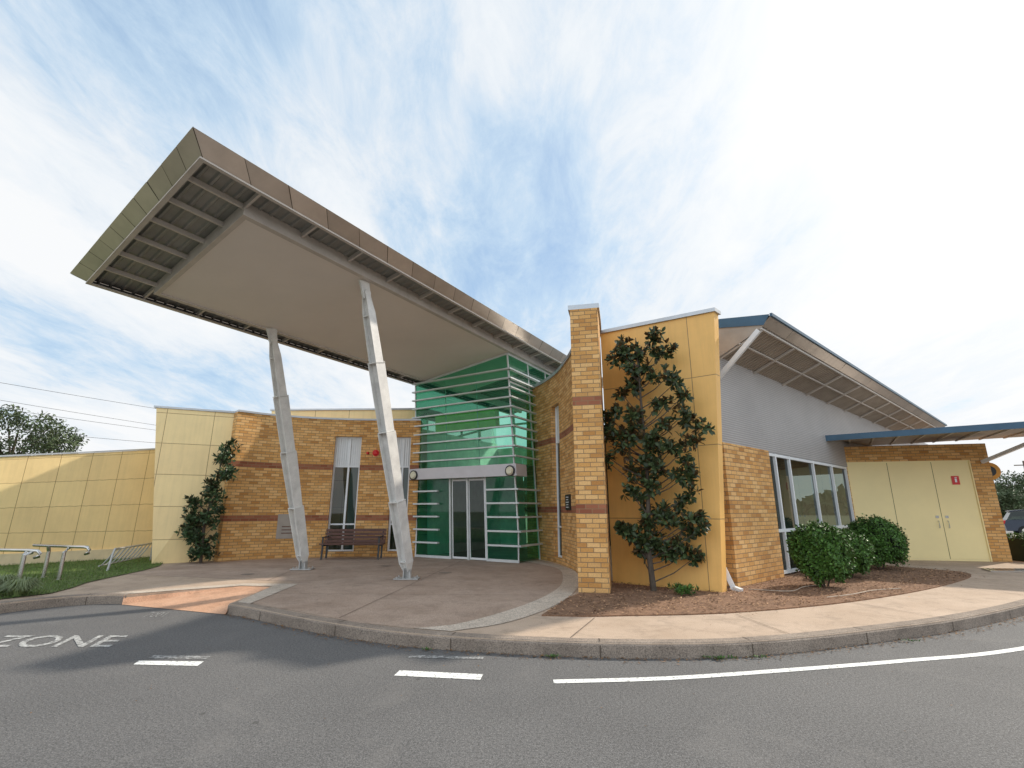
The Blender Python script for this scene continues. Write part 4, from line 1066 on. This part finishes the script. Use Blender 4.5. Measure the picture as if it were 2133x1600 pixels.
cr = thing('parked_car', 'dark blue station wagon parked in the car park', 'car', (34.6, 32.2, 0))
cdv = Vector((.8, -.6, 0)); csv = Vector((.6, .8, 0)); cc = Vector((34.0, 32.5, 0))
def cp(l, s, z): return cc+cdv*l+csv*s+Vector((0, 0, z))
prof = [(-2.25, .35), (-2.3, .75), (-2.2, 1.02), (-1.2, 1.08), (1.2, 1.02), (2.1, .86), (2.3, .6), (2.28, .32)]
def loft(pr, w0, w1f):
    b = B(); n = len(pr)
    vs = [cp(l, -w0*w1f(z), z) for l, z in pr]+[cp(l, w0*w1f(z), z) for l, z in pr]
    b.add(vs, [tuple(range(n))[::-1], tuple(range(n, 2*n))]+[(i, (i+1) % n, n+(i+1) % n, n+i) for i in range(n)]); return b
mk('body', loft(prof, .92, lambda z: 1 if z < .9 else .97), m_car, cr)
mk('cabin', loft([(-2.15, 1.03), (-1.85, 1.52), (-1.2, 1.62), (.3, 1.60), (1.25, 1.04)], .86, lambda z: 1 if z < 1.1 else .82), m_darkglass, cr)
mk('roof', loft([(-1.9, 1.53), (-1.2, 1.63), (.35, 1.61), (.3, 1.66), (-1.2, 1.68), (-1.95, 1.60)], .72, lambda z: 1), m_car, cr)
for l in (-1.4, 1.45):
    for s in (-.93, .93):
        b = B(); c = cp(l, s-.1, .34); b.disc(c, csv, .34, .2, 20); w_ = mk('wheel', b, m_tyre, cr)
        b = B(); b.disc(cp(l, -1.04 if s < 0 else 1.02, .34), csv, .2, .02, 14); mk('rim', b, m_steel, cr)
for s in (-.75, .75):
    b = B(); b.hexa([cp(-2.34, s-.14, .78), cp(-2.2, s-.14, .78), cp(-2.2, s+.14, .78), cp(-2.34, s+.14, .78), cp(-2.32, s-.14, 1.0), cp(-2.18, s-.14, 1.0), cp(-2.18, s+.14, 1.0), cp(-2.32, s+.14, 1.0)]); mk('tail_lamp', b, m_red, cr)

# ------------------------------------------------------------------ sky, sun, camera
az = math.radians(59); el = math.radians(37.5)
sd = Vector((math.sin(az)*math.cos(el), math.cos(az)*math.cos(el), math.sin(el)))
w = bpy.data.worlds.new('World'); scene.world = w; w.use_nodes = True; nt = w.node_tree
bg = nt.nodes['Background']; bg.inputs[1].default_value = 1.0
sky = N(nt, 'ShaderNodeTexSky'); sky.sky_type = 'NISHITA'; sky.sun_disc = False
sky.sun_elevation = el; sky.sun_rotation = az; sky.altitude = 50; sky.dust_density = 1.0
skyc = mix(nt, 1.0, sky.outputs[0], (0.15, 0.15, 0.15), 'MULTIPLY')
tc = coords(nt, 'Generated'); sp_ = N(nt, 'ShaderNodeSeparateXYZ'); nt.links.new(tc, sp_.inputs[0])
zz = math_n(nt, 'ADD', math_n(nt, 'MAXIMUM', sp_.outputs[2], 0.0), 0.16)
cx = math_n(nt, 'DIVIDE', sp_.outputs[0], zz); cy = math_n(nt, 'DIVIDE', sp_.outputs[1], zz)
def cvec(kx, ky, oz):
    c = N(nt, 'ShaderNodeCombineXYZ'); nt.links.new(math_n(nt, 'MULTIPLY', cx, kx), c.inputs[0]); nt.links.new(math_n(nt, 'MULTIPLY', cy, ky), c.inputs[1]); c.inputs[2].default_value = oz; return c.outputs[0]
n1 = noise(nt, cvec(2.0, .75, 8.3), 1.0, 6, .52, .2)
n2 = noise(nt, cvec(6.5, 2.8, 1.7), 1.0, 9, .70, .35)
nn = math_n(nt, 'ADD', math_n(nt, 'MULTIPLY', n1, .66), math_n(nt, 'MULTIPLY', n2, .34))
dp = N(nt, 'ShaderNodeVectorMath', operation='DOT_PRODUCT'); nt.links.new(tc, dp.inputs[0]); dp.inputs[1].default_value = sd
glow = math_n(nt, 'MAXIMUM', dp.outputs['Value'], 0.0)
glow3 = math_n(nt, 'POWER', glow, 9.0)
side = math_n(nt, 'MULTIPLY', math_n(nt, 'ABSOLUTE', math_n(nt, 'SUBTRACT', sp_.outputs[0], 0.05)), .06)
hz = math_n(nt, 'POWER', math_n(nt, 'SUBTRACT', 1.0, math_n(nt, 'MAXIMUM', sp_.outputs[2], 0.0)), 4.0)
tot = math_n(nt, 'ADD', math_n(nt, 'ADD', nn, side), math_n(nt, 'ADD', math_n(nt, 'MULTIPLY', glow3, .22), math_n(nt, 'MULTIPLY', hz, .12)))
cf = ramp(nt, tot, [(.36, .62), (.50, .9), (.60, 1.0)])
cc1 = ramp(nt, tot, [(.37, (.43, .64, .90)), (.47, (.60, .77, .94)), (.56, (.83, .89, .95)), (.68, (.95, .965, .98))])
skyf = mix(nt, cf, skyc, cc1)
skyf = mix(nt, math_n(nt, 'MULTIPLY', glow3, .7), skyf, (1.2, 1.19, 1.16))
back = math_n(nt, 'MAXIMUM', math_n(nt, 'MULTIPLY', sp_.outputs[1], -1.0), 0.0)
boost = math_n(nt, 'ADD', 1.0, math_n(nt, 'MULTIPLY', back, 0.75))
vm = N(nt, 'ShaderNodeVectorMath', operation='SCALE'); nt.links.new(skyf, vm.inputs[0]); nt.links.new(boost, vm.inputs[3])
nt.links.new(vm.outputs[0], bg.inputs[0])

ld = bpy.data.lights.new('sun', 'SUN'); ld.energy = 4.3; ld.angle = math.radians(1.6); ld.color = (1, .91, .78)
lo = bpy.data.objects.new('sun', ld); COL.objects.link(lo); lo.rotation_euler = sd.to_track_quat('Z', 'Y').to_euler()
cd = bpy.data.cameras.new('camera'); cd.sensor_width = 36; cd.sensor_fit = 'HORIZONTAL'; cd.lens = 1036/2133*36; cd.clip_end = 3000; cd.clip_start = .05
co_ = bpy.data.objects.new('camera', cd); COL.objects.link(co_); co_.location = (0, 0, 1.6); co_.rotation_euler = (math.radians(90+14.3), 0, 0)
scene.camera = co_
